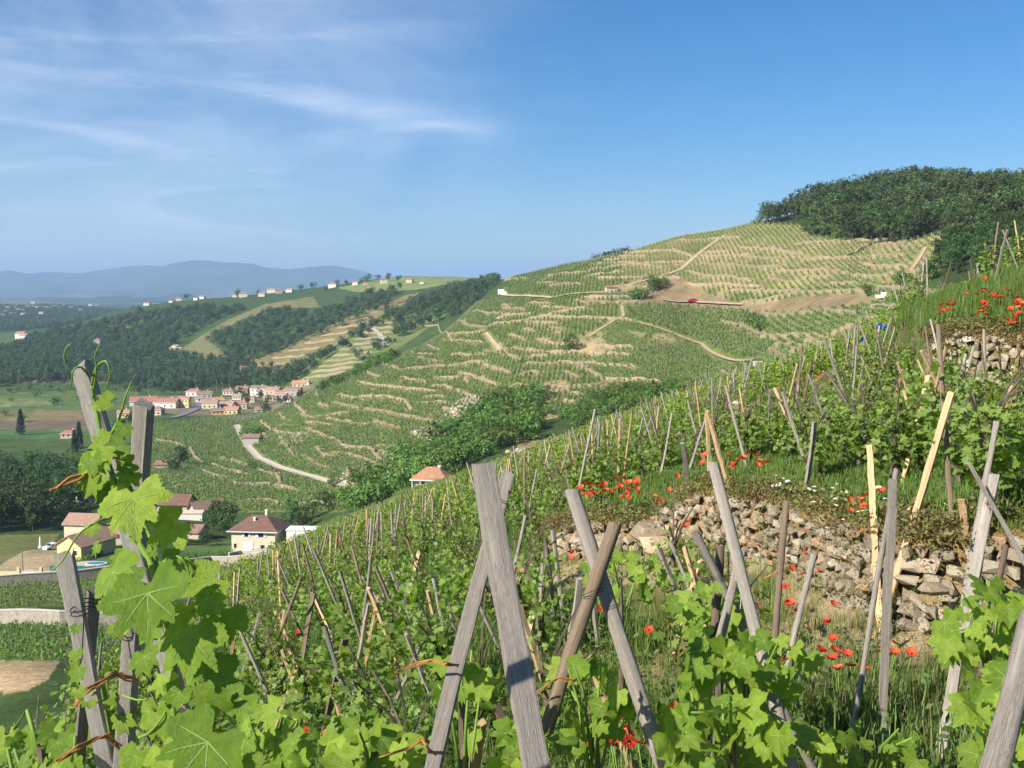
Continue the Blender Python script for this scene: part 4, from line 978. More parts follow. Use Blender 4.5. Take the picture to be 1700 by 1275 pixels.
# hut with the orange roof
p = at(716, 812, 150, 300); k_ = p.y / F
e = house(p + Vector((0, 3.0, 0)), R(-8), 52 * k_, 6.0, 1.9, 'hip', 2.0, WM['beige'], RM['orange'], 'small hut with orange hipped roof and white porch posts', 'hut', None, eave=0.7, hip=2.6, chim=[(1.4, .2, 2.3)], wins=[(-1.0, .6, .9, 1.0), (1.4, .4, .9, 1.0)], cat='hut')
for s in (-3.4, -1.7, 0.2): q = MB(); q.box(s - .07, s + .07, -3.6, -3.46, -1.5, 1.9); q.build('porch_post', m_white, e)
# small stone hut on the track, van, blocks
p = at(1015, 485, 300, 700); house(p + Vector((0, 1, 0)), R(8), 4.6, 3.2, 1.9, 'gable', 0.5, WM['beige'], RM['red'], 'tiny vineyard hut with rusty red roof beside the hillside track', 'vineyard_hut', None, eave=.3, cat='hut')
p = at(440, 733, 250, 600); house(p + Vector((-6, 3, 0)), R(0), 6.5, 4.0, 1.6, 'gable', 1.0, WM['grey'], RM['dull'], 'small grey stone cabin with brown roof above the gravel track', 'stone_cabin', None, eave=.4, cat='hut')
# village
VL = [(235,673,44,7,'red','white'),(275,678,38,10,'red','white'),(305,677,20,15,'red','yellow'),(257,690,24,10,'red','beige'),(321,658,24,8,'red','white'),(338,662,24,8,'dull','beige'),(378,656,17,7,'red','white'),(402,654,20,9,'red','pink'),(429,658,27,13,'dull','white'),
      (452,656,25,9,'terra','pink'),(467,661,20,9,'red','grey'),(486,658,26,11,'dull','grey'),(497,643,24,7,'orange','pink'),(347,679,26,11,'terra','cream'),(361,672,23,8,'orange','beige'),(377,679,24,8,'terra','beige'),(398,679,23,9,'red','beige'),(360,689,20,7,'dull','ochre'),(383,689,25,9,'orange','yellow'),(429,686,13,5,'red','white'),
      (410,622,25,10,'red','white'),(344,608,9,6,'orange','pink'),(371,601,18,6,'dull','beige'),(204,694,20,9,'orange','yellow'),(113,728,26,5,'red','beige'),(330,668,14,7,'terra','white'),(415,668,18,7,'red','beige'),(445,666,16,7,'red','cream'),(393,664,15,7,'terra','cream'),(476,668,16,6,'red','white'),(508,640,12,6,'orange','white')]
VL.sort(key=lambda a: a[0])
for i, (px_, py_, wp_, hp_, rc, wc) in enumerate(VL):
    p = at(px_, py_, 330, 1100)
    if not p: continue
    k_ = p.y / F; L = wp_ * k_; H = max(2.4, hp_ * k_)
    ws = [(x * L, zz, 0.8, 1.1) for x in (-.3, 0.0, .3) for zz in ([1.0, 3.6] if H > 5 else [1.0]) if zz + 1.2 < H] if wp_ > 14 else [(0, 1.0, .8, 1.1)]
    house(p + Vector((0, L * .3, 0.0)), R(rng.choice([-14, -6, 4, 12])), L, L * rng.uniform(.5, .65), H, 'gable' if i % 3 else 'hip', L * .13 + .4, WM[wc], RM[rc],
          '%s village house with %s roof, %s in the village' % (wc if wc != 'beige' else 'tan', {'terra': 'terracotta', 'dull': 'dull brown'}.get(rc, rc), side(i, len(VL))), 'village_house', 'houses of the village', wins=ws, eave=.35, hip=L * .25, chim=[(L * .2, .3, 1.2 + L * .13)])
RL = [(175,514,6),(210,509,8),(233,504,8),(243,506,9),(262,500,7),(283,501,6),(296,498,8),(305,497,7),(315,496,8),(325,497,7),(335,495,8),(350,493,8),(358,492,8),(366,493,7),(375,491,9),(389,492,7),(403,492,12),(424,487,10),(434,491,10),(450,485,12),(462,486,10),(480,484,10),(552,476,12),(590,472,9),(606,472,7),(637,469,11),(680,468,10),(228,530,6),(950,437,10),(968,433,6),(848,457,14),(700,470,6)]
RL.sort()
for i, (px_, py_, wp_) in enumerate(RL):
    p = at(px_, py_ + 1.5, 500, 2600)
    if not p: continue
    k_ = p.y / F; L = max(5, wp_ * k_ * 1.1)
    house(p + Vector((0, 3, -0.3)), R(rng.uniform(-20, 20)), L, L * .7, L * .38 + 1.0, 'gable', L * .16, WM[rng.choice(['white', 'cream', 'white', 'pink'])], RM[rng.choice(['terra', 'red', 'dull'])], 'tiny pale house on the far skyline ridge, %s' % side(i, len(RL)), 'ridge_house', 'houses on the far ridge', eave=.3)
DL = [(3,530),(8,524),(14,522),(22,527),(30,520),(40,528),(45,514),(52,516),(57,515),(63,516),(75,516),(83,517),(90,514),(100,517),(108,513),(118,516),(126,514),(134,520),(55,506),(25,512),(12,516),(150,510),(160,512),(38,522),(70,526),(36,566),(42,570)]
DL.sort()
for i, (px_, py_) in enumerate(DL):
    p = at(px_, py_, 1300, 5000)
    if not p: continue
    house(p + Vector((0, 0, 4)), R(rng.uniform(-30, 30)), 13, 9, 6, 'gable', 2.5, WM['white'], RM['terra'], 'white speck of a house on the hazy far slope, %s' % side(i, len(DL)), 'distant_house', 'houses on the hazy far slope', eave=.3)
p = at(163, 580, 900, 1400)
if p: house(p + Vector((0, 0, 1)), 0, 7, 6, 9, 'hip', 2, WM['grey'], RM['dull'], 'old square grey tower among the far riverside trees', 'tower', None, eave=.2, hip=3, cat='tower')

# roadside walls
m_road = m_noise('boundary_wall_stone', [(0.25, (0.26, 0.22, 0.18)), (0.5, (0.42, 0.37, 0.30)), (0.75, (0.55, 0.49, 0.41))], 2.2, detail=8, bmp=0.5, bd=0.06)
m_cope = m_noise('wall_coping', [(0.3, (0.52, 0.48, 0.42)), (0.7, (0.66, 0.61, 0.54))], 2.0)
def boundary(pl_px, h, label, d0, d1):
    pl = poly3(pl_px, 3.0, d0, d1)
    if not pl: return
    c0 = pl[0].copy(); pl = [p - c0 for p in pl]
    e = empty('boundary_wall', c0); tag(e, label, 'wall', None, 'thing')
    for nm, z0, z1, th, mt in (('wall_face', -1.5, h, 0.35, m_road), ('coping', h, h + .14, 0.48, m_cope)):
        mb = MB(); vs = []; fs = []
        for i, p in enumerate(pl):
            t = pl[min(i+1, len(pl)-1)] - pl[max(i-1, 0)]; t.z = 0; t.normalize(); s = Vector((-t.y, t.x, 0)) * th * .5
            for q, z in ((p - s, z0), (p - s, z1), (p + s, z1), (p + s, z0)): vs.append((q.x, q.y, q.z + z))
        for i in range(len(pl) - 1):
            for k in range(3): fs.append((4*i+k, 4*i+4+k, 4*i+5+k, 4*i+1+k))
        nn = 4 * (len(pl) - 1); fs += [(0, 1, 2, 3), (nn+3, nn+2, nn+1, nn)]
        mb.add(vs, fs); mb.build(nm, mt, e)
boundary([(-120,982),(0,974),(110,966),(250,952),(350,940),(480,925)], 2.0, 'long grey stone wall running below the houses', 150, 260)
boundary([(-120,1034),(0,1036),(100,1038),(205,1042)], 2.0, 'pale stone wall between the two low vine plots', 110, 180)
boundary([(380,925),(400,921),(470,912)], 0.9, 'low garden wall in front of the cream house', 200, 270)
# hedges
def hedge(pts_px, h, wd, label, d0, d1, mat=m_bush):
    pl = poly3(pts_px, 0.9, d0, d1)
    if not pl: return
    r = random.Random(5); mb = MB()
    for p in pl:
        for _ in range(34):
            q = p + Vector((r.uniform(-.6, .6), r.uniform(-wd, wd), r.uniform(0, h))); quad(mb, q, rdir(r, .4), .17, r, 0, r.gauss(.5, .2))
    tag(mb.build('hedge', mat), label, 'hedge')
hedge([(285,930),(330,926),(385,920)], 1.3, .5, 'dark clipped hedge left of the cream house drive', 200, 270)
hedge([(418,920),(470,912)], 1.1, .5, 'clipped hedge in front of the cream house', 200, 270)
hedge([(118,938),(160,925),(185,912)], 1.2, .5, 'hedge beside the yellow house wall', 190, 260)
hedge([(436,636),(460,634),(480,632)], 4.5, 1.2, 'tall dark clipped hedge above the village', 600, 1000)
# pool and deck
p = at(155, 938, 190, 260)
if p:
    e = empty('swimming_pool', p + Vector((0, 0, .25))); tag(e, 'small oval blue pool with tan deck beside the yellow house', 'pool')
    for nm, rx, ry, z, mt, ox in (('deck', 3.4, 2.0, .12, m_flat('deck', (0.50, 0.40, 0.30), .8), -1.2), ('water', 2.0, 1.2, .2, m_flat('pool_water', (0.05, 0.22, 0.42), .1), .6), ('rim', 2.3, 1.5, .16, m_white, .6)):
        mb = MB(); n_ = 28; mb.add([(ox + rx * math.cos(i * math.tau / n_), ry * math.sin(i * math.tau / n_), z) for i in range(n_)] + [(ox + rx * math.cos(i * math.tau / n_), ry * math.sin(i * math.tau / n_), -1.2) for i in range(n_)], [tuple(range(n_))] + [(i, n_ + i, n_ + (i + 1) % n_, (i + 1) % n_) for i in range(n_)]); mb.build(nm, mt, e)
    e = empty('pool_fence', at(112, 948, 190, 260)); tag(e, 'turquoise garden fence screening the pool', 'fence'); q = MB(); q.box(-3.5, 3.5, -.03, .03, -.5, 1.1); q.build('screen', m_flat('turquoise_screen', (0.02, 0.20, 0.18), .6), e)
    for s in (-3.5, -1.2, 1.2, 3.5): q = MB(); q.tube([(s, -.08, -.5), (s, -.08, 1.25)], .04, 6); q.build('post', m_gst, e)
# white gate and yellow gate walls
p = at(50, 957, 180, 260)
if p:
    e = empty('driveway_gate', p); tag(e, 'white arched driveway gate in the low yellow wall', 'gate')
    for s in (-1, 1):
        q = MB(); q.box(s * 2.2 - .25, s * 2.2 + .25, -.25, .25, -1, 1.9); q.build('gate_pillar', WM['yellow'], e)
        q = MB(); q.box(min(s * 2.5, s * 7), max(s * 2.5, s * 7), -.15, .15, -1, 1.0); q.build('side_wall', WM['yellow'], e)
        for k in range(9):
            x = s * (0.1 + k * .23); q = MB(); q.tube([(x, 0, 0), (x, 0, 1.5 - .045 * k)], .05, 4); q.build('bar', m_white, e)
        q = MB(); q.box(min(s * .05, s * 2), max(s * .05, s * 2), -.03, .03, .15, .3); q.box(min(s * .05, s * 2), max(s * .05, s * 2), -.03, .03, .8, .95); q.build('rail', m_white, e)
p = at(67, 910, 190, 270)
if p:
    q = MB(); q.tube([(0, 0, -.5), (0, 0, .5), (0, 0, .55), (0, 0, 2.3), (0, 0, 2.8)], [.5, .5, .28, .22, .05], 8); tag(q.build('garden_pillar', m_white, None, loc=p), 'small white garden pillar at the edge of the lawn', 'pillar')
# cars
def car(p, rz, colr, label, s=1.0):
    e = empty('car', p, rz); e.scale = (s, s, s); tag(e, label, 'car'); m = m_flat('car_paint', colr, .3, .5)
    prof = [(-2.1,.35),(-2.12,.75),(-1.95,.92),(-1.15,1.0),(-.55,1.45),(.75,1.47),(1.45,1.02),(2.0,.95),(2.1,.7),(2.1,.35)]
    mb = MB(); n_ = len(prof); mb.add([(x, -.82, z) for x, z in prof] + [(x, .82, z) for x, z in prof], [tuple(range(n_)), tuple(range(2*n_-1, n_-1, -1))] + [(i, n_+i, n_+(i+1) % n_, (i+1) % n_) for i in range(n_)]); mb.build('body', m, e)
    for s_ in (-1, 1):
        q = MB(); q.add([(-1.0, s_*.835, 1.02), (-.5, s_*.835, 1.38), (.7, s_*.835, 1.4), (1.3, s_*.835, 1.04)], [(0, 1, 2, 3)]); q.build('side_window', m_glass, e)
        for x in (-1.3, 1.3): q = MB(); q.tube([(x, s_*.7, .33), (x, s_*.88, .33)], .33, 12); q.build('wheel', m_flat('tyre', (.02, .02, .02), .8), e)
    q = MB(); q.add([(-1.13, -.7, 1.03), (-.58, -.7, 1.44), (-.58, .7, 1.44), (-1.13, .7, 1.03)], [(0, 1, 2, 3)]); o = q.build('windscreen', m_glass, e); o.location = (-.02, 0, .02)
    return e
car(at(87, 912, 190, 270) + Vector((0, 0, .05)), R(60), (0.75, 0.76, 0.78), 'white car parked beside the yellow house')
car(at(143, 834, 220, 330) + Vector((0, -1.5, .1)), R(10), (0.78, 0.79, 0.82), 'white car in front of the small white house by the wood')
car(at(1150, 503, 300, 600) + Vector((0, 0, .35)), R(8), (0.55, 0.02, 0.02), 'red car parked on the hillside dirt road', 0.95)
p = at(832, 492, 350, 800)
e = empty('delivery_van', p + Vector((0, 0, .4)), R(4)); tag(e, 'white box van parked at the left end of the hillside track', 'van'); q = MB(); q.box(-1.6, 1.6, -1.1, 1.1, .5, 3.2); q.build('cargo_box', m_white, e); q = MB(); q.box(1.62, 2.9, -1.0, 1.0, .5, 2.1); q.build('cab', m_white, e)
for x in (-1.0, 2.2): q = MB(); q.tube([(x, -1.0, .4), (x, -1.15, .4)], .4, 10); q.build('wheel', m_glass, e)
m_conc = m_noise('pale_concrete', [(0.3, (0.50, 0.47, 0.41)), (0.7, (0.66, 0.62, 0.55))], 1.5)
p = hitN(1262, 612, 60, 200) or at(1262, 606, 100, 330)
e = empty('stone_block', p, R(5)); tag(e, 'pale rectangular stone cistern at the end of the straight footpath', 'cistern'); k_ = p.y / F; q = MB(); q.box(-10 * k_, 10 * k_, -1, 1, -.6, 4.5 * k_); q.build('block', m_conc, e); q = MB(); q.box(-11 * k_, 11 * k_, -1.15, 1.15, 4.5 * k_, 6 * k_); q.build('slab', m_cope, e)
p = at(1470, 494, 200, 500)
e = empty('concrete_channel', p + Vector((0, 0, .3)), R(-20)); tag(e, 'pale concrete drain block below the wood', 'drain'); q = MB(); q.box(-2.6, 2.6, -.5, .5, -.4, .5); q.build('channel', m_conc, e); q = MB(); q.box(-1.2, .2, .8, 1.8, -.4, 1.1); q.build('head_block', m_white, e)
# masts
def mast(p, h, label, arm=True, grp=None, cat='pole'):
    e = empty('utility_pole', p); tag(e, label, cat, grp); q = MB(); q.tube([(0, 0, -1), (0, 0, h)], [.16, .1], 6); q.build('mast', m_gst, e)
    if arm: q = MB(); q.box(-1.3, .3, -.05, .05, h - .9, h - .75); q.build('arm', m_gst, e)
ML = [(20,690),(35,686),(66,676),(100,676),(196,664),(247,660),(322,676),(325,650),(370,655),(395,640),(360,650)]
for i, a in enumerate(ML):
    p = at(a[0], a[1], 330, 1000)
    if p: mast(p, 9, 'thin grey pole in the valley, %s' % side(i, len(ML)), True, 'poles in the valley')
mast(at(38, 952, 180, 260), 4.5, 'thin dark pole beside the driveway gate', False)
mast(at(277, 938, 180, 280), 7.5, 'wooden utility pole by the garden hedge', True)
# ================================================================== near slope: stones, stakes, vines, flowers
# ---- dry-stone walls, stone by stone
m_stone, n, b = new_mat('wall_stone')
f1 = nz(n, 9, 7, 0.7); f2 = nz(n, 40, 5, 0.7); oi = node(n, 'ShaderNodeObjectInfo')
base = ramp(n, oi.outputs['Random'], [(0.0, (0.27, 0.22, 0.155)), (0.25, (0.42, 0.355, 0.255)), (0.5, (0.50, 0.43, 0.325)), (0.72, (0.35, 0.305, 0.24)), (0.86, (0.47, 0.31, 0.18)), (1.0, (0.59, 0.535, 0.43))])
c = mixc2(n, 1.0, base, ramp(n, f1, [(0.3, (0.6, 0.6, 0.58)), (0.55, (1.0, 0.98, 0.95)), (0.75, (1.25, 1.22, 1.15))]), 'MULTIPLY')
c = mixc2(n, ramp(n, f2, [(0.58, (0, 0, 0)), (0.72, (0.8, 0.8, 0.8))]), c, (0.50, 0.50, 0.42))
link(n, c, b.inputs['Base Color']); b.inputs['Roughness'].default_value = 0.95; b.inputs['Specular IOR Level'].default_value = 0.15; bump(n, b, f1, 0.8, 0.02)
STONES = [hull_rock(300 + i, 13, (1, .85, .8), m_stone, 'stone', 0.5) for i in range(12)]
m_fill = m_noise('wall_core_earth', [(0.3, (0.12, 0.09, 0.06)), (0.7, (0.28, 0.22, 0.145))], 14, detail=8, bmp=0.8, bd=0.05)
def stone_wall(base, top, label, name, size, lo=0, hi=None, lean=0.12, flat=False):
    """core of earth and rubble, faced with single stones"""
    base = [p.copy() for p in base]; top = [p.copy() for p in top]
    for i in range(len(top)):
        d_ = Vector((0.35, 1.0, 0)).normalized() * lean; top[i] = top[i] + d_
    c0 = base[len(base) // 2].copy(); e = empty(name, c0); tag(e, label, 'wall', None, 'thing')
    core = MB(); vs = []; fs = []
    for a, t in zip(base, top):
        s = Vector((0.1, 0.28, 0)) * 0.6
        for q in (a + s * .6 - Vector((0, 0, .3)), t + s * .5 - Vector((0, 0, .05)), t + s * 2 - Vector((0, 0, .05)), a + s * 2 - Vector((0, 0, .3))): vs.append(tuple(q - c0))
    for i in range(len(base) - 1):
        for k in range(3): fs.append((4*i+k, 4*i+4+k, 4*i+5+k, 4*i+1+k))
    core.add(vs, fs); core.build('wall_core', m_fill, e)
    r = random.Random(hash_(name + label)); n_ = 0; surplus = []
    segs = []
    for i in range(len(base) - 1): segs.append((base[i+1] - base[i]).length)
    tot = sum(segs); u = 0.0; cells = []
    row_h = size * 0.82
    maxh = max((t - a).length for a, t in zip(base, top)); rows = int(maxh / row_h) + 1
    for rw in range(rows):
        u = r.uniform(0, size)
        while u < tot:
            w_ = size * r.choice([0.55, 0.75, 0.9, 1.0, 1.25, 1.7]); uu = u + w_ / 2; acc = 0
            for i, sl in enumerate(segs):
                if acc + sl >= uu or i == len(segs) - 1: t = min(1, (uu - acc) / sl); break
                acc += sl
            a = base[i].lerp(base[i+1], t); tp = top[i].lerp(top[i+1], t); hgt = (tp - a).length
            if (rw + 0.35) * row_h < hgt:
                f = (rw + 0.5) * row_h / hgt; p = a.lerp(tp, min(f, .98)); cells.append((p, w_, base[i+1] - base[i], rw))
            u += w_ * 0.93
    cells.sort(key=lambda q: q[0].y); 
    for k, (p, w_, tdir, rw) in enumerate(cells):
        if k >= 296: surplus.append((p, w_, tdir)); continue
        o = mesh_obj('stone', r.choice(STONES), e, p - c0 + Vector((r.uniform(-.03, .03), r.uniform(-.04, .03), r.uniform(-.03, .03))))
        o.scale = (w_ * .66, size * r.uniform(.45, .8), row_h * r.uniform(.5, .95)); o.rotation_euler = (r.uniform(-.35, .35), r.uniform(-.4, .4), math.atan2(tdir.y, tdir.x) + r.choice([0, math.pi]) + r.uniform(-.3, .3))
    if surplus:
        bm = bmesh.new()
        for p, w_, tdir in surplus:
            mt = Matrix.Translation(p - c0) @ Matrix.Rotation(math.atan2(tdir.y, tdir.x) + r.uniform(-.3, .3), 4, 'Z') @ Matrix.Diagonal((w_ * .6, size * .6, row_h * .65, 1))
            me_ = r.choice(STONES); k0 = len(bm.verts); bm.from_mesh(me_); bmesh.ops.transform(bm, matrix=mt, verts=bm.verts[k0:] if False else list(bm.verts)[k0:])
        me = bpy.data.meshes.new('small_stones'); bm.to_mesh(me); bm.free(); me.materials.append(m_stone); o = mesh_obj('small_stones', me, e); o['kind'] = 'stuff'
    return e
def dens(l, k=4):
    out = []
    for a, b_ in zip(l[:-1], l[1:]):
        for i in range(k): out.append(a.lerp(b_, i / k))
    return out + [l[-1]]
stone_wall(dens(wab[5:10]), dens(wat[5:10]), 'right end of the nearest dry-stone terrace wall, with large grey stones', 'terrace_wall', 0.128)
stone_wall(dens(wab[2:6]), dens(wat[2:6]), 'tallest stretch of the nearest dry-stone wall behind the round posts', 'terrace_wall', 0.112)
stone_wall(dens(wab[0:3]), dens(wat[0:3]), 'low left end of the nearest dry-stone wall beneath a poppy clump', 'terrace_wall', 0.15)
stone_wall(dens(wbb), dens(wbt), 'upper dry-stone wall below the poppies at the right edge', 'terrace_wall', 0.17)
w2b = [hitN(1218, 722, 14, 40), hitN(1240, 722, 14, 40), hitN(1266, 716, 14, 40)]
if all(w2b):
    k_ = w2b[1].y / F; w2t = [p + Vector((0, 0, h_ * k_)) for p, h_ in zip(w2b, (44, 52, 46))]
    stone_wall(dens(w2b), dens(w2t), 'short broken stump of dry-stone wall in the middle of the near vineyard', 'terrace_wall', 0.24)
for a, s, lab in [((985,905,11.6), .36, 'flat pale ledge rock in the left part of the stone wall'), ((1090,885,10.9), .42, 'long flat ledge rock jutting from the stone wall'), ((1100,905,10.7), .36, 'lower flat ledge rock jutting from the stone wall'), ((878,975,17), .55, 'big tan boulder among the vines right of the tall grey post'), ((1228,672,21.5), .3, 'brown capstone on the broken wall stump'), ((1640,940,6.2), .16, 'pale block on the right end of the stone wall'), ((1550,978,6.35), .13, 'large square grey stone in the right wall')]:
    p = P(*a); o = mesh_obj('boulder', hull_rock(500 + int(a[0]), 26, (1, .7, .42), m_stone, 'boulder', .2), None, p); o.scale = (s, s, s); o.rotation_euler = (0.1, 0.05, rng.uniform(-.3, .3)); tag(o, lab, 'rock')

# ---- stakes
def stake_mesh(seed, kind):
    """unit stake along +Z, length 1, width 1: rough edges, small bends, a cut top"""
    r = random.Random(seed); mb = MB(); nseg = 14
    ring = [(-.5, -.32), (-.44, -.38), (.44, -.38), (.5, -.32), (.5, .32), (.44, .38), (-.44, .38), (-.5, .32)] if kind == 'sawn' else [(math.cos(i * math.tau / 9) * .5 * (1 + .08 * math.sin(i * 2.3)), math.sin(i * math.tau / 9) * .5 * (1 + .08 * math.cos(i * 1.7))) for i in range(9)]
    k = len(ring); bx, by = 0, 0; vs = []
    for i in range(nseg + 1):
        t = i / nseg; bx += r.gauss(0, .06); by += r.gauss(0, .06); s = 1.0 + r.gauss(0, .04) - (0.10 * t if kind != 'sawn' else 0) - (.35 if i == 0 else 0)
        for j, (x, y) in enumerate(ring):
            z = t
            if i == nseg: z += x * r.uniform(-.012, .03) * .4 + r.uniform(-.004, .004)
            vs.append((bx + x * s + r.gauss(0, .024), by + y * s + r.gauss(0, .024), z))
    fs = [(i*k+j, i*k+(j+1) % k, (i+1)*k+(j+1) % k, (i+1)*k+j) for i in range(nseg) for j in range(k)] + [tuple(range(k))[::-1], tuple(nseg*k + j for j in range(k))]
    mb.add(vs, fs); return mb
SM = {}
for kd in ('sawn', 'round'):
    for mn, mm in (('grey', m_grey), ('pale', m_pale), ('brown', m_brown), ('new', m_new)):
        SM[kd, mn] = [stake_mesh(10 * i + len(kd) + hash_(mn), kd).mesh('stake', mm, kd == 'round') for i in range(4)]
def put_stake(a, b_, w_, kd='sawn', mn='grey', name='stake', parent=None, thick=None, roll=None):
    """a stake from foot a to top b_"""
    d_ = b_ - a; q = d_.to_track_quat('Z', 'Y')
    o = mesh_obj(name, rng.choice(SM[kd, mn]), parent); off = parent.location if parent is not None else Vector((0, 0, 0))
    o.location = a - off; o.rotation_mode = 'QUATERNION'; o.rotation_quaternion = q @ Quaternion((0, 0, 1), rng.uniform(-.5, .5) if roll is None else roll); o.scale = (w_, thick or w_, d_.length); return o
def to_ground(top, bot, extra=0.12):
    """carry the line top->bot on until it enters the slope"""
    d_ = (bot - top); d_.normalize(); t = (bot - top).length * .5
    for _ in range(400):
        p = top + d_ * t
        if p.z < N1(p.x, p.y) - extra or t > 4.0: break
        t += 0.03
    return top + d_ * t
m_wire = m_flat('tie_wire', (0.03, 0.03, 0.03), .5, .4, .6)
m_string = m_flat('pale_string', (0.62, 0.57, 0.48), .9)
m_osier = m_noise('osier', [(0.3, (0.26, 0.10, 0.03)), (0.7, (0.48, 0.22, 0.07))], 30, rough=.6)
def wire_loop(c0, ax, rad, parent, mat=m_wire, name='wire_tie', turns=2.2, tail=True, tr=0.0011):
    ax = ax.normalized(); e1 = ax.orthogonal().normalized(); e2 = ax.cross(e1); pts = []
    for i in range(34):
        a = i / 33 * turns * math.tau; pts.append(c0 + e1 * math.cos(a) * rad + e2 * math.sin(a) * rad * .72 + ax * (i / 33 - .5) * .018)
    if tail: pts += [pts[-1] + Vector((.01, -.02, -.03)), pts[-1] + Vector((.006, -.025, -.10))]
    mb = MB(); off = parent.location if parent is not None else Vector((0, 0, 0)); mb.tube([p - off for p in pts], tr, 5); return mb.build(name, mat, parent)
def crossed(label, stakes, tie_at=None, tie_mat=m_wire, name='crossed_stakes'):
    """two stakes tied to each other; stakes = (top px, py, d, bottom px, py, d, width m, kind, wood)"""
    tops = []; e = None
    for (x0, y0, d0, x1, y1, d1, w_, kd, mn) in stakes:
        t = P(x0, y0, d0); f = to_ground(t, P(x1, y1, d1))
        if e is None: e = empty(name, f); tag(e, label, 'stakes')
        put_stake(f, t, w_, kd, mn, 'stake', e, thick=w_ * (.55 if kd == 'sawn' and name != 'vine_post' else 1.0), roll=(0.7 if name == 'vine_post' else 0.06) if kd == 'sawn' else None); tops.append((t, f))
    if tie_at:
        p = P(*tie_at); wire_loop(p, tops[0][0] - tops[0][1], stakes[0][6] * .72, e, tie_mat)
    return e
crossed('big grey crossed stakes in the centre foreground, tied with dark wire', [(806,768,2.70,898,1275,2.15,0.059,'sawn','grey'), (838,786,2.84,712,1275,2.28,0.038,'sawn','grey')], (822,842,2.70))
crossed('pair of thick round log stakes crossed right of the big grey stakes', [(950,815,3.30,1088,1240,3.0,0.054,'round','grey'), (1028,874,3.22,912,1215,2.95,0.046,'round','brown')], (985,985,3.12))
crossed('tall round grey post crossed with a short one, tied with pale string', [(1184,770,3.65,1312,1275,3.1,0.045,'round','grey'), (1238,915,3.72,1180,1150,3.5,0.036,'round','grey')], (1232,962,3.52), m_string)
crossed('short grey stakes crossed left of the string-tied post', [(1156,884,4.2,1206,985,4.15,0.036,'round','grey'), (1196,906,4.25,1180,1150,4.05,0.042,'round','brown')], (1190,958,4.15))
crossed('tall square pale-grey post with a thinner one leaning on it', [(1481,797,5.0,1468,1160,4.8,0.042,'sawn','grey'), (1489,780,5.05,1428,1140,4.85,0.030,'round','grey')], (1480,842,5.0))
crossed('two square stakes crossed high at the right edge', [(1612,768,4.5,1720,960,4.4,0.046,'sawn','grey'), (1652,787,4.55,1608,1010,4.35,0.046,'sawn','grey')], (1645,832,4.48))
crossed('leaning square stake with sawn top among vines at far left', [(126,604,1.50,240,990,1.62,0.032,'sawn','pale')], None, name='vine_stake')
crossed('upright square grey post behind the climbing vine', [(240,678,1.74,222,1010,1.78,0.034,'sawn','grey')], None, name='vine_post')
crossed('split grey stakes leaning in a V at lower left', [(110,920,1.72,168,1210,1.82,0.030,'sawn','pale'), (150,985,1.86,130,1215,1.92,0.024,'sawn','grey')], (138,1010,1.74))
crossed('blurred thick stake leaning in at the bottom right corner', [(1722,1030,1.62,1652,1290,1.50,0.046,'round','grey')], None, name='vine_stake')
crossed('single brown round stake tied with osier in front of the wall', [(1306,832,6.1,1284,1060,5.9,0.044,'round','brown')], None, name='vine_stake')
crossed('short grey round stake right of the brown one before the wall', [(1356,922,6.0,1318,1070,5.8,0.038,'round','grey')], None, name='vine_stake')
crossed('short dark stake behind the crossed square stakes at right', [(1672,905,4.9,1640,1060,4.8,0.034,'round','brown')], None, name='vine_stake')
def d_height(px_, py_, h):
    """distance at which the sight line passes h above the slope"""
    d = np.exp(np.linspace(math.log(3.5), math.log(120), 500)); p = P(px_, py_, 1.0); z = N(p.x * d, d); s = ((p.z * d - z) < h).nonzero()[0]
    return float(d[s[0]]) if len(s) else None
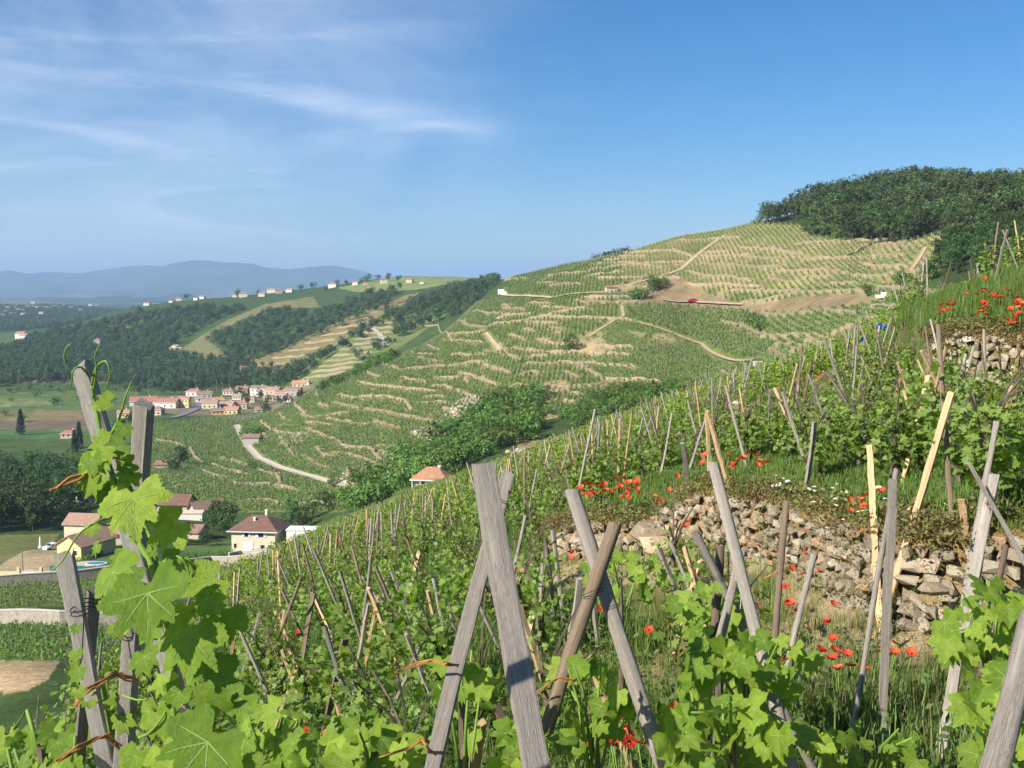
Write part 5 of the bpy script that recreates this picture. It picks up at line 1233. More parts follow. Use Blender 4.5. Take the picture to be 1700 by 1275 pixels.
TS = [  # stakes of the near vineyard: top, bottom, wood
 (520,982,555,1062,'new'),(522,985,506,1087,'brown'),(457,1012,477,1065,'new'),(471,1012,459,1085,'new'),(470,1077,497,1157,'new'),(494,1101,465,1179,'new'),(576,1061,550,1167,'brown'),(550,1065,579,1117,'grey'),(565,1120,595,1179,'grey'),
 (677,1052,710,1135,'grey'),(699,1065,670,1132,'grey'),(610,977,647,1070,'new'),(629,989,612,1075,'new'),(602,955,620,982,'grey'),(611,1002,597,1077,'grey'),(565,947,595,1045,'grey'),(467,977,500,1050,'grey'),(430,1017,405,1107,'grey'),(400,1047,442,1145,'grey'),
 (671,887,685,922,'new'),(694,914,679,972,'new'),(625,940,660,1022,'brown'),(650,942,642,972,'grey'),(652,948,675,1005,'grey'),(710,980,722,1032,'new'),(388,1055,384,1090,'new'),(415,1040,424,1075,'grey'),(553,1158,566,1200,'new'),(590,1145,585,1190,'grey'),
 (720,960,730,1010,'grey'),(745,1005,760,1060,'grey'),(790,990,812,1040,'grey'),(795,935,808,985,'new'),(862,1005,893,1100,'new'),(885,1025,880,1050,'new'),(975,1090,1012,1180,'new'),(855,1130,870,1190,'new'),
 (820,1170,855,1260,'brown'),(795,1200,790,1240,'new'),(900,935,895,1000,'grey'),(905,900,915,985,'grey'),(920,880,930,970,'grey'),(1095,910,1130,1000,'grey'),(1115,900,1150,990,'grey'),(1138,908,1165,1010,'new'),(1162,930,1140,1010,'new'),(965,960,950,1050,'grey'),(978,950,985,1010,'grey'),
 (1529,582,1566,657,'new'),(1525,597,1563,690,'new'),(1540,622,1515,727,'new'),(1501,647,1520,705,'new'),(1576,650,1537,780,'new'),(1499,614,1490,645,'new'),(1490,602,1497,622,'new'),(1629,559,1637,592,'new'),(1695,557,1687,625,'new'),(1675,615,1695,655,'new'),(1681,640,1664,712,'new'),
 (1372,617,1435,710,'grey'),(1379,525,1362,585,'grey'),(1360,520,1347,590,'grey'),(1522,514,1521,582,'grey'),(1615,575,1597,647,'grey'),(1627,600,1607,650,'grey'),(1287,644,1304,686,'new'),(1279,647,1277,700,'grey'),(1342,620,1375,707,'grey'),(1394,657,1382,700,'grey'),(1430,592,1447,635,'grey'),(1434,600,1422,662,'grey'),
 (1679,364,1694,395,'new'),(1665,382,1685,432,'grey'),(1671,382,1657,445,'grey'),(1695,376,1688,410,'new'),(1651,415,1648,440,'grey'),(1172,690,1160,730,'grey'),(1174,682,1192,745,'new'),(1173,686,1176,740,'new'),(1205,640,1225,720,'grey'),(1028,696,1027,760,'new'),(1445,740,1448,800,'new'),(1660,700,1640,800,'grey'),(1595,830,1600,870,'new'),(1645,800,1637,850,'new'),
 (1135,735,1140,775,'grey'),(1085,700,1095,745,'grey'),(1410,560,1402,610,'grey'),(1460,540,1455,580,'grey'),(1350,700,1345,745,'grey'),(1300,650,1322,720,'grey'),(1325,640,1318,700,'grey')]
TS.sort(key=lambda a: a[0]); stake_xy = []
byc = {}
for a in TS: byc.setdefault((a[4], a[0] < 850), []).append(a)
for (mn, left), lst in byc.items():
    for i, (x0, y0, x1, y1, _) in enumerate(lst):
        d_ = d_height(x1, y1, 0.42)
        if not d_ or d_ > 70: continue
        t = P(x0, y0, d_ + rng.uniform(-.02, .02) * d_); bt = P(x1, y1, d_)
        f = to_ground(t, bt)
        if (t - f).length > 2.6: f = t + (f - t).normalized() * 2.4
        o = put_stake(f, t, 0.047 * rng.uniform(.8, 1.1), 'sawn' if mn == 'new' else rng.choice(['sawn', 'round']), mn, 'vine_stake', thick=.035)
        word = {'new': 'pale new', 'grey': 'weathered grey', 'brown': 'old brown'}[mn]
        tag(o, '%s stake, %s of those %s of the big crossed stakes' % (word, side(i, len(lst)), 'left' if left else 'right'), 'stake', '%s stakes of the near vineyard' % word); stake_xy.append((f.x, f.y))
# osier ties
def osier(pts, label, n_=3, rad=0.0016):
    e = empty('osier_tie', P(*pts[0])); tag(e, label, 'tie'); r = random.Random(hash_(label))
    for k in range(n_):
        q = [P(*a) + Vector((r.gauss(0, .003), r.gauss(0, .003), r.gauss(0, .003))) - e.location for a in pts]; sm = []
        for i in range(len(q) - 1):
            for j in range(4): sm.append(q[i].lerp(q[i+1], j / 4))
        mb = MB(); mb.tube(sm + [q[-1]], rad, 5); mb.build('strand', m_osier, e)
osier([(656,1116,2.38),(690,1104,2.40),(715,1097,2.38),(738,1100,2.35),(762,1105,2.40)], 'orange osier tie on the left leg of the big crossed stakes', 4)
osier([(632,1256,2.3),(680,1240,2.3),(704,1228,2.24),(712,1244,2.2),(724,1252,2.25)], 'lower osier tie near the foot of the big crossed stakes', 4)
osier([(890,1150,2.95),(915,1130,2.92),(930,1124,2.9),(952,1130,2.9)], 'osier tie on the darker log stake', 3)
osier([(88,816,1.40),(118,800,1.42),(148,784,1.44),(170,762,1.46),(182,752,1.44),(200,757,1.50)], 'straw-coloured twig tie sticking out from the leaning stake', 2, .0024)
osier([(124,1168,1.66),(150,1145,1.66),(172,1130,1.68),(192,1118,1.72),(206,1122,1.73),(226,1128,1.76)], 'orange osier twist joining the two left stakes', 5)
osier([(94,1266,1.6),(130,1240,1.64),(158,1226,1.68),(180,1222,1.7),(200,1242,1.72)], 'lowest osier twist at bottom left', 5)
osier([(300,1172,1.42),(318,1160,1.42),(340,1152,1.42)], 'short osier tie on the vine shoot', 3)
osier([(1250,1172,3.25),(1270,1184,3.15),(1296,1186,3.12)], 'dark osier tie on the tall round post', 3)
osier([(1268,960,6.0),(1290,950,5.98),(1302,962,6.0)], 'osier tie on the brown stake before the wall', 2, .0028)
# ------------------------------------------------------------------ vine leaves
LEAF_HALF = [(0.0, 1.06), (.18, .80), (.30, .58), (.62, .80), (.62, .52), (.53, .31), (.74, .31), (.95, .13), (.80, -.12), (.66, -.28), (.55, -.53), (.26, -.46), (.06, -.18)]
def leaf_lo(mb, p, nrm, s, r, c, m=0):
    """five-lobed leaf of a few faces, creased along the middle"""
    t = nrm.orthogonal().normalized(); a = r.uniform(0, 6.28); bi = nrm.cross(t); ex = t * math.cos(a) + bi * math.sin(a); ey = nrm.cross(ex)
    half = [LEAF_HALF[i] for i in (0, 2, 3, 5, 7, 9, 10, 12)]; out = half + [(-x, y) for x, y in half[-1:0:-1]]
    fold = r.uniform(.05, .35); droop = r.uniform(.0, .35)
    vs = [tuple(p)] + [tuple(p + (ex * x + ey * y + nrm * (abs(x) * fold - droop * y * y * .5 - .15 * abs(x) ** 2)) * s) for x, y in out]
    k = len(out); mb.add(vs, [(0, i + 1, (i + 1) % k + 1) for i in range(k)], m, c)
def shoot_leaves(seed, h, w_, nsh, per, leafs, fine):
    r = random.Random(seed); mb = MB()
    for s in range(nsh):
        a = r.uniform(0, 6.28); rr = w_ * r.uniform(.15, .5); top = Vector((math.cos(a) * rr, math.sin(a) * rr, h * r.uniform(.72, 1.05))); b0 = Vector((math.cos(a) * rr * .4, math.sin(a) * rr * .4, h * r.uniform(.18, .35))); tone = r.gauss(.5, .12)
        for i in range(per):
            t = (i + r.random()) / per; p = b0.lerp(top, t) + rdir(r) * (.13 * w_ / .8 + .05) * r.uniform(.3, 1.2) * (1.25 - .5 * t)
            nr = (rdir(r) * .8 + Vector((math.cos(a) * .3, math.sin(a) * .3, .75))).normalized()
            sz = leafs * r.uniform(.6, 1.15) * (1.0 - .35 * t); tn = min(1, max(0, tone + .22 * (t - .4) + r.gauss(0, .16)))
            if fine: leaf_lo(mb, p, nr, sz, r, tn)
            else: quad(mb, p, nr, sz * 1.05, r, 0, tn, .85)
    return mb
m_cane = m_noise('green_shoot', [(0.3, (0.10, 0.19, 0.03)), (0.7, (0.22, 0.34, 0.06))], 12, rough=.5)
m_vtrunk = m_noise('vine_trunk', [(0.3, (0.06, 0.045, 0.03)), (0.7, (0.20, 0.16, 0.11))], 14, bmp=.6, sc=(3, 3, .7))
NEARF = [shoot_leaves(700 + i, rng.uniform(1.0, 1.25), .80, 10, 22, .066, True).mesh('foliage', m_vnear) for i in range(8)]
def trunk_v(seed):
    r = random.Random(seed); mb = MB(); pts = [Vector((0, 0, -.15))]
    for i in range(5): pts.append(pts[-1] + Vector((r.gauss(0, .035), r.gauss(0, .035), .13)))
    mb.tube(pts, [.035, .03, .028, .026, .03, .02], 6)
    for k in range(4):
        a = r.uniform(0, 6.28); e_ = pts[-1] + Vector((math.cos(a) * .25, math.sin(a) * .25, r.uniform(.3, .6))); mb.tube([pts[-1], pts[-1].lerp(e_, .5) + Vector((0, 0, .05)), e_], [.012, .009, .005], 4)
    return mb.mesh('trunk', m_vtrunk)
TRV = [trunk_v(i) for i in range(4)]
def mid_proto(seed):
    r = random.Random(seed); mb = shoot_leaves(seed, r.uniform(1.0, 1.25), .85, 9, 13, .105, False)
    for k in range(1 if r.random() < .75 else 2):
        x = r.uniform(-.25, .25); y = r.uniform(-.25, .25); mb.tube([(x, y, -.1), (x * -.3 + r.uniform(-.2, .2), y * -.3 + r.uniform(-.2, .2), r.uniform(1.0, 1.4))], .0145, 4, 1 if r.random() < .85 else 2)
    return mb.mesh('mid_vine', [m_vnear, m_gst, m_tan])
LAWN = [(985,900),(1000,815),(1140,775),(1330,800),(1450,800),(1560,835),(1640,875),(1720,880),(1720,990),(985,990)]
OPEN = [(1180,925),(1330,965),(1480,1055),(1560,1070),(1600,1150),(1590,1250),(1330,1190),(1235,1070)]
POPPYF = [(1535,560),(1545,515),(1600,485),(1720,470),(1720,590)]
MIDP = [(1262,705),(1268,640),(1330,632),(1425,640),(1400,672),(1330,690)]
OPEN2 = [(925,950),(935,925),(1180,920),(1235,1000),(1100,985),(960,980)]
xs, ys = np.meshgrid(np.arange(-60, 130, 1.05), np.arange(-10, 190, 1.0)); ca, sa = math.cos(.32), math.sin(.32)
X = (xs * ca - ys * sa + 20).ravel(); Y = (xs * sa + ys * ca).ravel()
k = (Y > 4.6) & (Y < 175) & (X > -22) & (np.abs(X) < .60 * Y + 1.5); X, Y = X[k], Y[k]
X = X + nrng.uniform(-.26, .26, X.size); Y = Y + nrng.uniform(-.26, .26, Y.size); Z = N(X, Y); px_, py_ = proj(X, Y, Z)
ed = EDGE_X + 1.0 * np.sin(Y / 9.0) + 0.5 * np.sin(Y / 3.7) + np.clip((68 - Y) * 0.165, 0, 8.6)
ok = (X > ed - .6) & ~near_lines(X, Y, [wab, wbb], .55) & ~((Y < 16) & inpoly(px_, py_, LAWN)) & ~((Y < 9.5) & inpoly(px_, py_, OPEN)) & ~((Y < 26) & inpoly(px_, py_, POPPYF)) & ~((Y < 32) & inpoly(px_, py_, MIDP)) & ~((Y < 13) & inpoly(px_, py_, OPEN2))
ok &= ~((Y < 5.6) & (px_ > 900)) & (nrng.random(X.size) < np.where(Y < 30, .80, .95))
bare = snoise(X / 6, Y / 9, 77, 3) > .80; ok &= ~bare
V = np.column_stack([X, Y, Z])[ok]; V = V[np.argsort(V[:, 1])]
vis = np.abs(V[:, 0]) < .52 * V[:, 1] + .4
UV = np.array([tuple(hitN(a, b_, 7.5, 30)) for a, b_ in [(1355,800),(1462,806),(1500,800),(1585,812),(1640,835),(1690,828),(1095,790),(1040,786),(1240,765),(1300,770),(1410,770)]])
nearV = np.vstack([V[vis][:281], UV]); rest = np.vstack([V[vis][281:], V[~vis]])
print('near vines', len(nearV), 'to', nearV[-1][1], 'rest', len(rest))
scatter('vineyard_vines', rest, [mid_proto(800 + i) for i in range(8)], nrng.uniform(.75, 1.05, len(rest)), nrng.uniform(0, 6.28, len(rest)), 'dense staked vines of the near slope receding to its edge', 'vines', tilt=nrng.normal(0, .05, len(rest)))
ZV = {}
for i, v in enumerate(nearV):
    e = empty('grape_vine', Vector(v)); fo = mesh_obj('foliage', NEARF[i % 8], e); fo.rotation_euler = (0, 0, rng.uniform(0, 6.28)); s = rng.uniform(.68, .98); fo.scale = (s, s, s * rng.uniform(.85, 1.05)); fo['kind'] = 'stuff'
    mesh_obj('trunk', TRV[i % 4], e)
    for k in range(0 if v[1] < 16 and rng.random() < .75 else 1):
        a = Vector(v) + Vector((rng.uniform(-.35, .35), rng.uniform(-.3, .3), -.12)); b_ = Vector(v) + Vector((rng.uniform(-.35, .35), rng.uniform(-.3, .3), rng.uniform(1.15, 1.5)))
        put_stake(a, b_, .04, 'round', rng.choice(['grey', 'grey', 'brown', 'grey', 'new']), 'stake', e, thick=.036)
    xx = proj(*v)[0]; zone = 'beyond the stone wall at right' if inpoly(np.array([v[0]]), np.array([v[1]]), REG_U)[0] else 'left of the big crossed stakes' if xx < 780 else 'between crossed stakes and stone wall'
    band = 'front' if v[1] < 9.5 else 'middle' if v[1] < 15 else 'back'; ZV.setdefault((zone, band), []).append((xx, e))
for (zone, band), lst in ZV.items():
    lst.sort(key=lambda t: t[0])
    for j, (xx, e) in enumerate(lst):
        tag(e, ('leafy vine in the front rows %s, %s' % (zone, side(j, len(lst)))) if band == 'front' else 'leafy green staked vine in the %s rows %s' % (band, zone), 'vine', '%s row vines %s' % (band, zone))

# ---- detailed leaves for the closest plants: each leaf an object
m_big, n, b = new_mat('large_vine_leaf')
at_ = node(n, 'ShaderNodeAttribute', attribute_name='tone'); oi = node(n, 'ShaderNodeObjectInfo')
f1 = nz(n, 3.5, 5, .6); f2 = nz(n, 16, 4, .6)
basec = ramp(n, oi.outputs['Random'], [(0.0, (0.14, 0.24, 0.022)), (0.45, (0.22, 0.34, 0.032)), (0.8, (0.28, 0.40, 0.042)), (1.0, (0.35, 0.46, 0.065))])
c = mixc2(n, 1.0, basec, ramp(n, f1, [(0.3, (0.72, 0.78, 0.7)), (0.7, (1.22, 1.18, 1.2))]), 'MULTIPLY')
c = mixc2(n, at_.outputs['Fac'], c, (0.38, 0.50, 0.17))
geo = node(n, 'ShaderNodeNewGeometry'); under = mixc2(n, 0.7, c, (0.20, 0.29, 0.13)); c = mixc2(n, geo.outputs['Backfacing'], c, under)
link(n, c, b.inputs['Base Color']); b.inputs['Roughness'].default_value = .42; b.inputs['Specular IOR Level'].default_value = .35; bump(n, b, f2, .35, .03)
tr = node(n, 'ShaderNodeBsdfTranslucent'); link(n, mixc2(n, 1.0, c, (1.3, 1.4, .45), 'MULTIPLY'), tr.inputs[0]); mx = node(n, 'ShaderNodeMixShader'); mx.inputs[0].default_value = .50
link(n, b.outputs[0], mx.inputs[1]); link(n, tr.outputs[0], mx.inputs[2]); link(n, mx.outputs[0], n.nodes['Material Output'].inputs['Surface'])
def leaf_hi(seed):
    """toothed five-lobed leaf, size about 1 from stalk to tip, gently waved, with raised veins"""
    r = random.Random(seed); outl = []
    pts = LEAF_HALF + [(-x * r.uniform(.92, 1.08), y * r.uniform(.94, 1.06)) for x, y in LEAF_HALF[-2:0:-1]] + [LEAF_HALF[0]]
    pts = pts[:13] + [(-.08, -.22)] + pts[13:]
    for (x0, y0), (x1, y1) in zip(pts[:-1], pts[1:]):
        L = math.hypot(x1 - x0, y1 - y0); k = max(1, int(L / .11))
        nxn, nyn = (y0 - y1) / (L + 1e-6), (x1 - x0) / (L + 1e-6)
        for i in range(k):
            t = i / k; outl.append((x0 + (x1 - x0) * t, y0 + (y1 - y0) * t))
            t = (i + .55) / k; j = .062 * r.uniform(.6, 1.3) * (1 if L > .2 or True else 0); sgn = 1 if ((x0 + x1) / 2 * nxn + (y0 + y1) / 2 * nyn) > 0 else -1
            xx_, yy_ = x0 + (x1 - x0) * t, y0 + (y1 - y0) * t; outl.append((xx_ * (1 + j * 1.1), yy_ * (1 + j * 1.1)))
    fold = r.uniform(.05, .45); droop = r.uniform(.05, .55); w1, w2 = r.uniform(0, 6), r.uniform(0, 6); tw = r.uniform(-.15, .15)
    veins = [math.pi / 2, math.pi / 2 + .72, math.pi / 2 - .72, math.pi / 2 + 1.45, math.pi / 2 - 1.45]
    def zf(x, y):
        rad = math.hypot(x, y); th = math.atan2(y, x); dv = min(abs((th - v + math.pi) % math.tau - math.pi) for v in veins)
        return abs(x) * fold * .6 - droop * rad * rad * .45 + tw * x * y + .035 * math.sin(7 * x + w1) * rad + .035 * math.sin(8 * y + w2) * rad + .016 * min(dv, .36) * rad
    mb = MB(); k = len(outl); rings = [.34, .68, 1.0]; vs = [(0, 0, zf(0, 0))]
    for q in rings:
        for x, y in outl:
            rd = math.hypot(x, y) + 1e-6; fr = q * (1 - (1 - q) * .75) + q * (1 - q) * .75 * (.62 / rd if y > -.2 or abs(x) > .3 else 1); x_, y_ = x * fr, y * fr; vs.append((x_, y_, zf(x_, y_)))
    fs = [(0, 1 + i, 1 + (i + 1) % k) for i in range(k)]
    for ri in range(2):
        for i in range(k): a = 1 + ri * k + i; b_ = 1 + ri * k + (i + 1) % k; fs.append((a, a + k, b_ + k, b_))
    fs = [tuple(reversed(f)) for f in fs]
    mb.add(vs, fs, 0, 0.0)
    for v, L in zip(veins, (.92, .8, .8, .66, .66)):
        dx, dy = math.cos(v), math.sin(v); prev = None
        for i in range(7):
            t = i / 6 * L; wv = .013 * (1 - t) + .003; x, y = dx * t, dy * t; z = zf(x, y) + .010
            cur = ((x - dy * wv, y + dx * wv, z), (x + dy * wv, y - dx * wv, z))
            if prev: mb.add([prev[0], prev[1], cur[1], cur[0]], [(0, 1, 2, 3)], 0, .85)
            prev = cur
        for i in (2, 3, 4):
            for s in (-1, 1):
                t = i / 6 * L; a = v + s * .75; l2 = .30 * L * (1 - t * .5); x, y = dx * t, dy * t; x2, y2 = x + math.cos(a) * l2, y + math.sin(a) * l2
                mb.add([(x, y, zf(x, y) + .009), (x + .012 * dx, y + .012 * dy, zf(x, y) + .009), (x2, y2, zf(x2, y2) + .009)], [(0, 1, 2)], 0, .7)
    return mb.mesh('leaf', m_big, True)
HI = [leaf_hi(i) for i in range(9)]
def put_leaf(p, s, face, roll, parent, name='leaf'):
    """leaf blade facing `face`; roll 0 = tip pointing down"""
    z = face.normalized(); down = Vector((0, 0, -1)); y = down - z * down.dot(z)
    if y.length < .05: y = Vector((0, -1, 0)) - z * z.dot(Vector((0, -1, 0)))
    y.normalize(); x = y.cross(z); m = Matrix((x, y, z)).transposed(); q = m.to_quaternion() @ Quaternion((0, 0, 1), roll)
    o = mesh_obj(name, rng.choice(HI), parent); o.location = p - parent.location; o.rotation_mode = 'QUATERNION'; o.rotation_quaternion = q; o.scale = (s, s, s); return o
def px_leaf(x, y, d_, wpx, parent, tilt=(0, 0), roll=0.0):
    """leaf about wpx photo pixels wide seen at a photo position; tilt turns it away from facing the camera and the sun"""
    s = wpx * d_ / F / 1.55; f = Vector((-.30 + tilt[0], -1.0, .62 + tilt[1])); return put_leaf(P(x, y, d_), s, f, roll, parent)
def green_tube(pts, rad, parent, name='shoot', mat=None, off=None):
    q = [P(*a) - parent.location for a in pts]; sm = []
    for i in range(len(q) - 1):
        p0, p1, p2, p3 = q[max(i-1, 0)], q[i], q[i+1], q[min(i+2, len(q)-1)]
        for j in range(5):
            t = j / 5; sm.append(0.5 * ((2 * p1) + (p2 - p0) * t + (2 * p0 - 5 * p1 + 4 * p2 - p3) * t * t + (3 * p1 - p0 - 3 * p2 + p3) * t ** 3))
    sm.append(q[-1]); L = len(sm); mb = MB(); mb.tube(sm, [rad * (1 - .65 * i / L) for i in range(L)], 7); return mb.build(name, mat or m_cane, parent, True)
# the climbing vine at the left
gp = P(250, 1290, 1.55); hv_root = Vector((gp.x, gp.y, N1(gp.x, gp.y))); hv = empty('climbing_vine', hv_root)
tag(hv, 'bright green vine climbing the leaning stake at the left edge', 'vine')
green_tube([(292,1420,1.55),(290,1275,1.48),(290,1180,1.45),(284,1080,1.43),(268,985,1.42),(248,930,1.43),(228,895,1.44),(205,835,1.46),(182,775,1.47),(170,730,1.48),(160,680,1.48),(152,640,1.48)], .0075, hv)
green_tube([(262,970,1.44),(252,905,1.45),(240,872,1.46),(212,800,1.47),(196,770,1.47)], .0060, hv)
green_tube([(284,1100,1.42),(306,1040,1.42),(330,1000,1.40),(352,985,1.38)], .0035, hv)
green_tube([(196,855,1.45),(172,862,1.42),(150,872,1.40),(128,890,1.40),(104,930,1.40),(84,948,1.4)], .0024, hv, 'tendril'); green_tube([(205,858,1.46),(180,872,1.42),(160,868,1.40),(140,874,1.4)], .002, hv, 'tendril')
green_tube([(152,640,1.48),(160,610,1.47),(176,600,1.46),(182,625,1.46),(172,650,1.47)], .002, hv, 'tendril'); green_tube([(148,625,1.48),(135,610,1.46),(122,615,1.45),(118,640,1.46),(112,648,1.46)], .0018, hv, 'tendril')
green_tube([(155,650,1.48),(160,612,1.47),(158,590,1.46),(166,570,1.46)], .0016, hv, 'tendril'); green_tube([(110,602,1.47),(107,590,1.46),(112,575,1.45),(120,571,1.45)], .0018, hv, 'tendril')
green_tube([(185,720,1.47),(200,690,1.46),(208,660,1.45),(219,632,1.45)], .0022, hv, 'tendril'); green_tube([(272,934,1.42),(284,925,1.41),(300,926,1.40),(310,940,1.4),(314,955,1.4)], .003, hv, 'tendril')
green_tube([(205,1155,1.4),(228,1162,1.38),(245,1160,1.37)], .002, hv, 'tendril'); green_tube([(230,1225,1.37),(250,1215,1.36),(270,1190,1.35),(275,1172,1.36),(262,1168,1.37)], .0022, hv, 'tendril')
HL = [(222,828,1.40,118,.1,.1,.3),(288,872,1.42,84,.2,.2,-.9),(188,950,1.38,100,-.5,.2,.9),(246,985,1.34,150,.0,.1,.35),(350,966,1.40,86,.3,.4,-1.0),(372,1020,1.40,88,.9,-.2,-.5),(318,1055,1.35,128,.0,.2,.2),(240,1090,1.36,62,-.3,.0,.7),
      (378,1130,1.36,112,.9,.5,-1.2),(355,1158,1.32,70,.6,-.9,-.6),(345,1232,1.28,158,.15,.35,-.5),(262,1190,1.36,76,-.2,-.8,.4),(150,768,1.44,64,-.2,-.5,.5),(152,800,1.43,50,.0,-.3,-.2),(200,742,1.44,46,.5,.2,-1.0),(178,668,1.45,40,.4,.5,-1.5),(165,672,1.46,26,.0,.8,.5),
      (206,710,1.45,34,.3,-.2,-.7),(172,815,1.44,46,-.1,-.6,.1),(215,770,1.45,40,.6,.0,-1.2),(352,1000,1.36,50,.4,.3,.6),(300,945,1.41,52,.2,-.7,.4),(310,1010,1.41,40,.8,.2,.0),(275,1130,1.40,54,-.4,.2,.5),(298,1150,1.37,60,-.1,.4,-.3),(330,1110,1.38,58,.3,.5,1.0),(300,1205,1.38,56,.0,-.4,.2),
      (125,1084,1.58,30,-.2,.4,.3),(132,1112,1.58,44,-.3,.1,-.4),(130,1148,1.58,30,.0,-.6,.3),(128,1042,1.6,24,.0,.4,.0),(174,1000,1.62,28,.2,.3,.6),(196,1042,1.66,36,.5,-.4,.3),(250,1040,1.44,60,-.4,-.1,1.2),(400,1160,1.34,70,.5,.7,-.7),(270,1250,1.34,70,-.3,.2,.6),(225,1255,1.4,66,.1,.3,-.2),(310,1265,1.3,70,.2,.3,.8),(395,1265,1.32,60,.5,.5,-.3)]
for i in range(34):
    t = (i + rng.random()) / 34; y = 735 + 330 * t; x = 172 + 105 * t ** 1.1 + rng.gauss(0, 20 + 16 * t); HL.append((x, y, 1.45 + rng.uniform(-.06, .06), rng.uniform(30, 58), rng.gauss(0, .5), rng.gauss(.1, .4), rng.uniform(-1.3, 1.3)))
for x, y, d_, w_, tx, tz, ro in HL: px_leaf(x, y, d_, w_ * .90, hv, (tx * .8, tz * .7), ro)
# other plants close to the lens: (centre px, py, radii px, distance, spread m, leaves, leaf px, label)
CLOSE = [(1238,1118,115,62,3.25,.32,58,58,'leafy vine shoot spilling across the foot of the string-tied post'),(1215,1222,120,55,2.85,.28,44,72,'vine with large leaves at the bottom right of centre'),(1640,1050,75,85,3.6,.35,54,56,'vine clinging to the crossed square stakes at right'),
         (1660,1205,65,80,2.7,.28,34,74,'vine in the bottom right corner behind the thick stake'),(620,1245,85,38,2.6,.25,28,74,'dark-leaved vine left of the foot of the big crossed stakes'),(765,1150,48,80,2.9,.2,16,62,'few bright vine leaves showing between the legs of the crossed stakes'),(985,1165,70,80,3.05,.22,26,56,'vine around the feet of the crossed log stakes'),
         (70,1240,75,45,2.0,.22,30,52,'vine filling the bottom left corner'),(1030,960,80,45,6.0,.5,34,34,'small vine in front of the ledge rocks'),(1190,1010,70,50,4.3,.35,36,42,'small vine around the short crossed stakes'),(450,1240,80,60,3.0,.35,34,60,'vine at the bottom left of centre'),(880,1240,60,40,2.9,.3,20,60,'vine leaves at the foot of the big grey stake'),(1440,1240,100,40,3.4,.35,34,44,'low leafy weeds at the bottom before the stone wall'),(190,1190,60,60,1.95,.2,14,42,'vine shoots around the osier-tied left stakes')]
for cx_, cy_, rx, ry, d_, dd, nl, lp, lab in CLOSE:
    bp = P(cx_, cy_, d_); root = Vector((bp.x, bp.y, N1(bp.x, bp.y))); e = empty('grape_vine', root); tag(e, lab, 'vine')
    r = random.Random(int(cx_ + cy_)); mb = MB(); mb.tube([Vector((0, 0, -.1)), Vector((.02, .01, (bp.z - root.z) * .5)), Vector((0, 0, max(.1, bp.z - root.z)))], [.025, .02, .01], 6); mb.build('trunk', m_vtrunk, e)
    for i in range(nl):
        a = r.uniform(0, 6.28); q = math.sqrt(r.random()); x = cx_ + rx * q * math.cos(a); y = cy_ + ry * q * math.sin(a); dl = d_ + r.uniform(-dd, dd)
        p = P(x, y, dl); gz_ = N1(p.x, p.y) + .03
        if p.z < gz_: p.z = gz_ + r.uniform(0, .1)
        s = lp * .84 * r.uniform(.5, 1.15) * d_ / F / 1.55; f = Vector((r.gauss(-.3, .55), r.gauss(-.6, .45), r.uniform(.15, 1.0))); put_leaf(p, s, f, r.uniform(-1.2, 1.2), e)
    for i in range(5):
        a = r.uniform(0, 6.28); tip = P(cx_ + rx * .8 * math.cos(a), cy_ - ry * abs(math.sin(a)), d_ + r.uniform(-dd, dd)) - root; st = Vector((0, 0, max(.1, bp.z - root.z) * r.uniform(.4, 1))); q = MB(); q.tube([st, st.lerp(tip, .5) + Vector((0, 0, .08)), tip], [.006, .005, .003], 5); q.build('shoot', m_cane, e, True)

# ------------------------------------------------------------------ grass, weeds, creeping plants
m_grass = m_leaf('grass_blades', (0.07, 0.13, 0.02), (0.125, 0.215, 0.04), (0.24, 0.29, 0.09), .3, .6, .25)
m_weed = m_leaf('weed_leaves', (0.045, 0.095, 0.02), (0.085, 0.15, 0.035), (0.14, 0.20, 0.06), .3, .6, .22)
m_sedum = m_leaf('dry_creepers', (0.20, 0.10, 0.04), (0.25, 0.17, 0.06), (0.19, 0.21, 0.065), .15, .7, .35)
m_olive = m_leaf('olive_creepers', (0.09, 0.08, 0.025), (0.14, 0.15, 0.045), (0.24, 0.22, 0.09), .2, .7, .25)
m_straw = m_leaf('straw_grass', (0.11, 0.14, 0.045), (0.20, 0.215, 0.085), (0.34, 0.31, 0.16), .25, .7, .2)
def tuft(seed, nb, h, spread, wd, mat):
    r = random.Random(seed); mb = MB()
    for i in range(nb):
        a = r.uniform(0, 6.28); b0 = Vector((r.gauss(0, spread), r.gauss(0, spread), -.02)); hh = h * r.uniform(.5, 1.15); ln = Vector((math.cos(a), math.sin(a), 0)) * hh * r.uniform(.1, .55); sd = Vector((-math.sin(a), math.cos(a), 0)) * wd; mid = b0 + Vector((0, 0, hh * .6)) + ln * .35; tp = b0 + Vector((0, 0, hh)) + ln
        mb.add([tuple(b0 - sd), tuple(b0 + sd), tuple(mid + sd * .8), tuple(mid - sd * .8), tuple(tp)], [(0, 1, 2, 3), (3, 2, 4)], 0, min(1, max(0, r.gauss(.5, .22))))
    return mb.mesh('tuft', mat)
def weed(seed, nl, h, spread, ls, mat):
    r = random.Random(seed); mb = MB()
    for i in range(nl): quad(mb, Vector((r.gauss(0, spread), r.gauss(0, spread), r.uniform(0, h))), rdir(r, .7), ls * r.uniform(.5, 1.2), r, 0, min(1, max(0, r.gauss(.5, .24))), .6)
    return mb.mesh('weed', mat)
TALL = [tuft(i, 26, .34, .07, .0045, m_grass) for i in range(5)] + [weed(30 + i, 34, .30, .09, .028, m_weed) for i in range(4)]
STRAW = [tuft(160 + i, 22, .32, .08, .0035, m_straw) for i in range(4)] + [TALL[0], TALL[6]]
LAWNP = [tuft(60 + i, 34, .13, .09, .005, m_grass) for i in range(4)] + [weed(70, 30, .09, .09, .022, m_weed)]
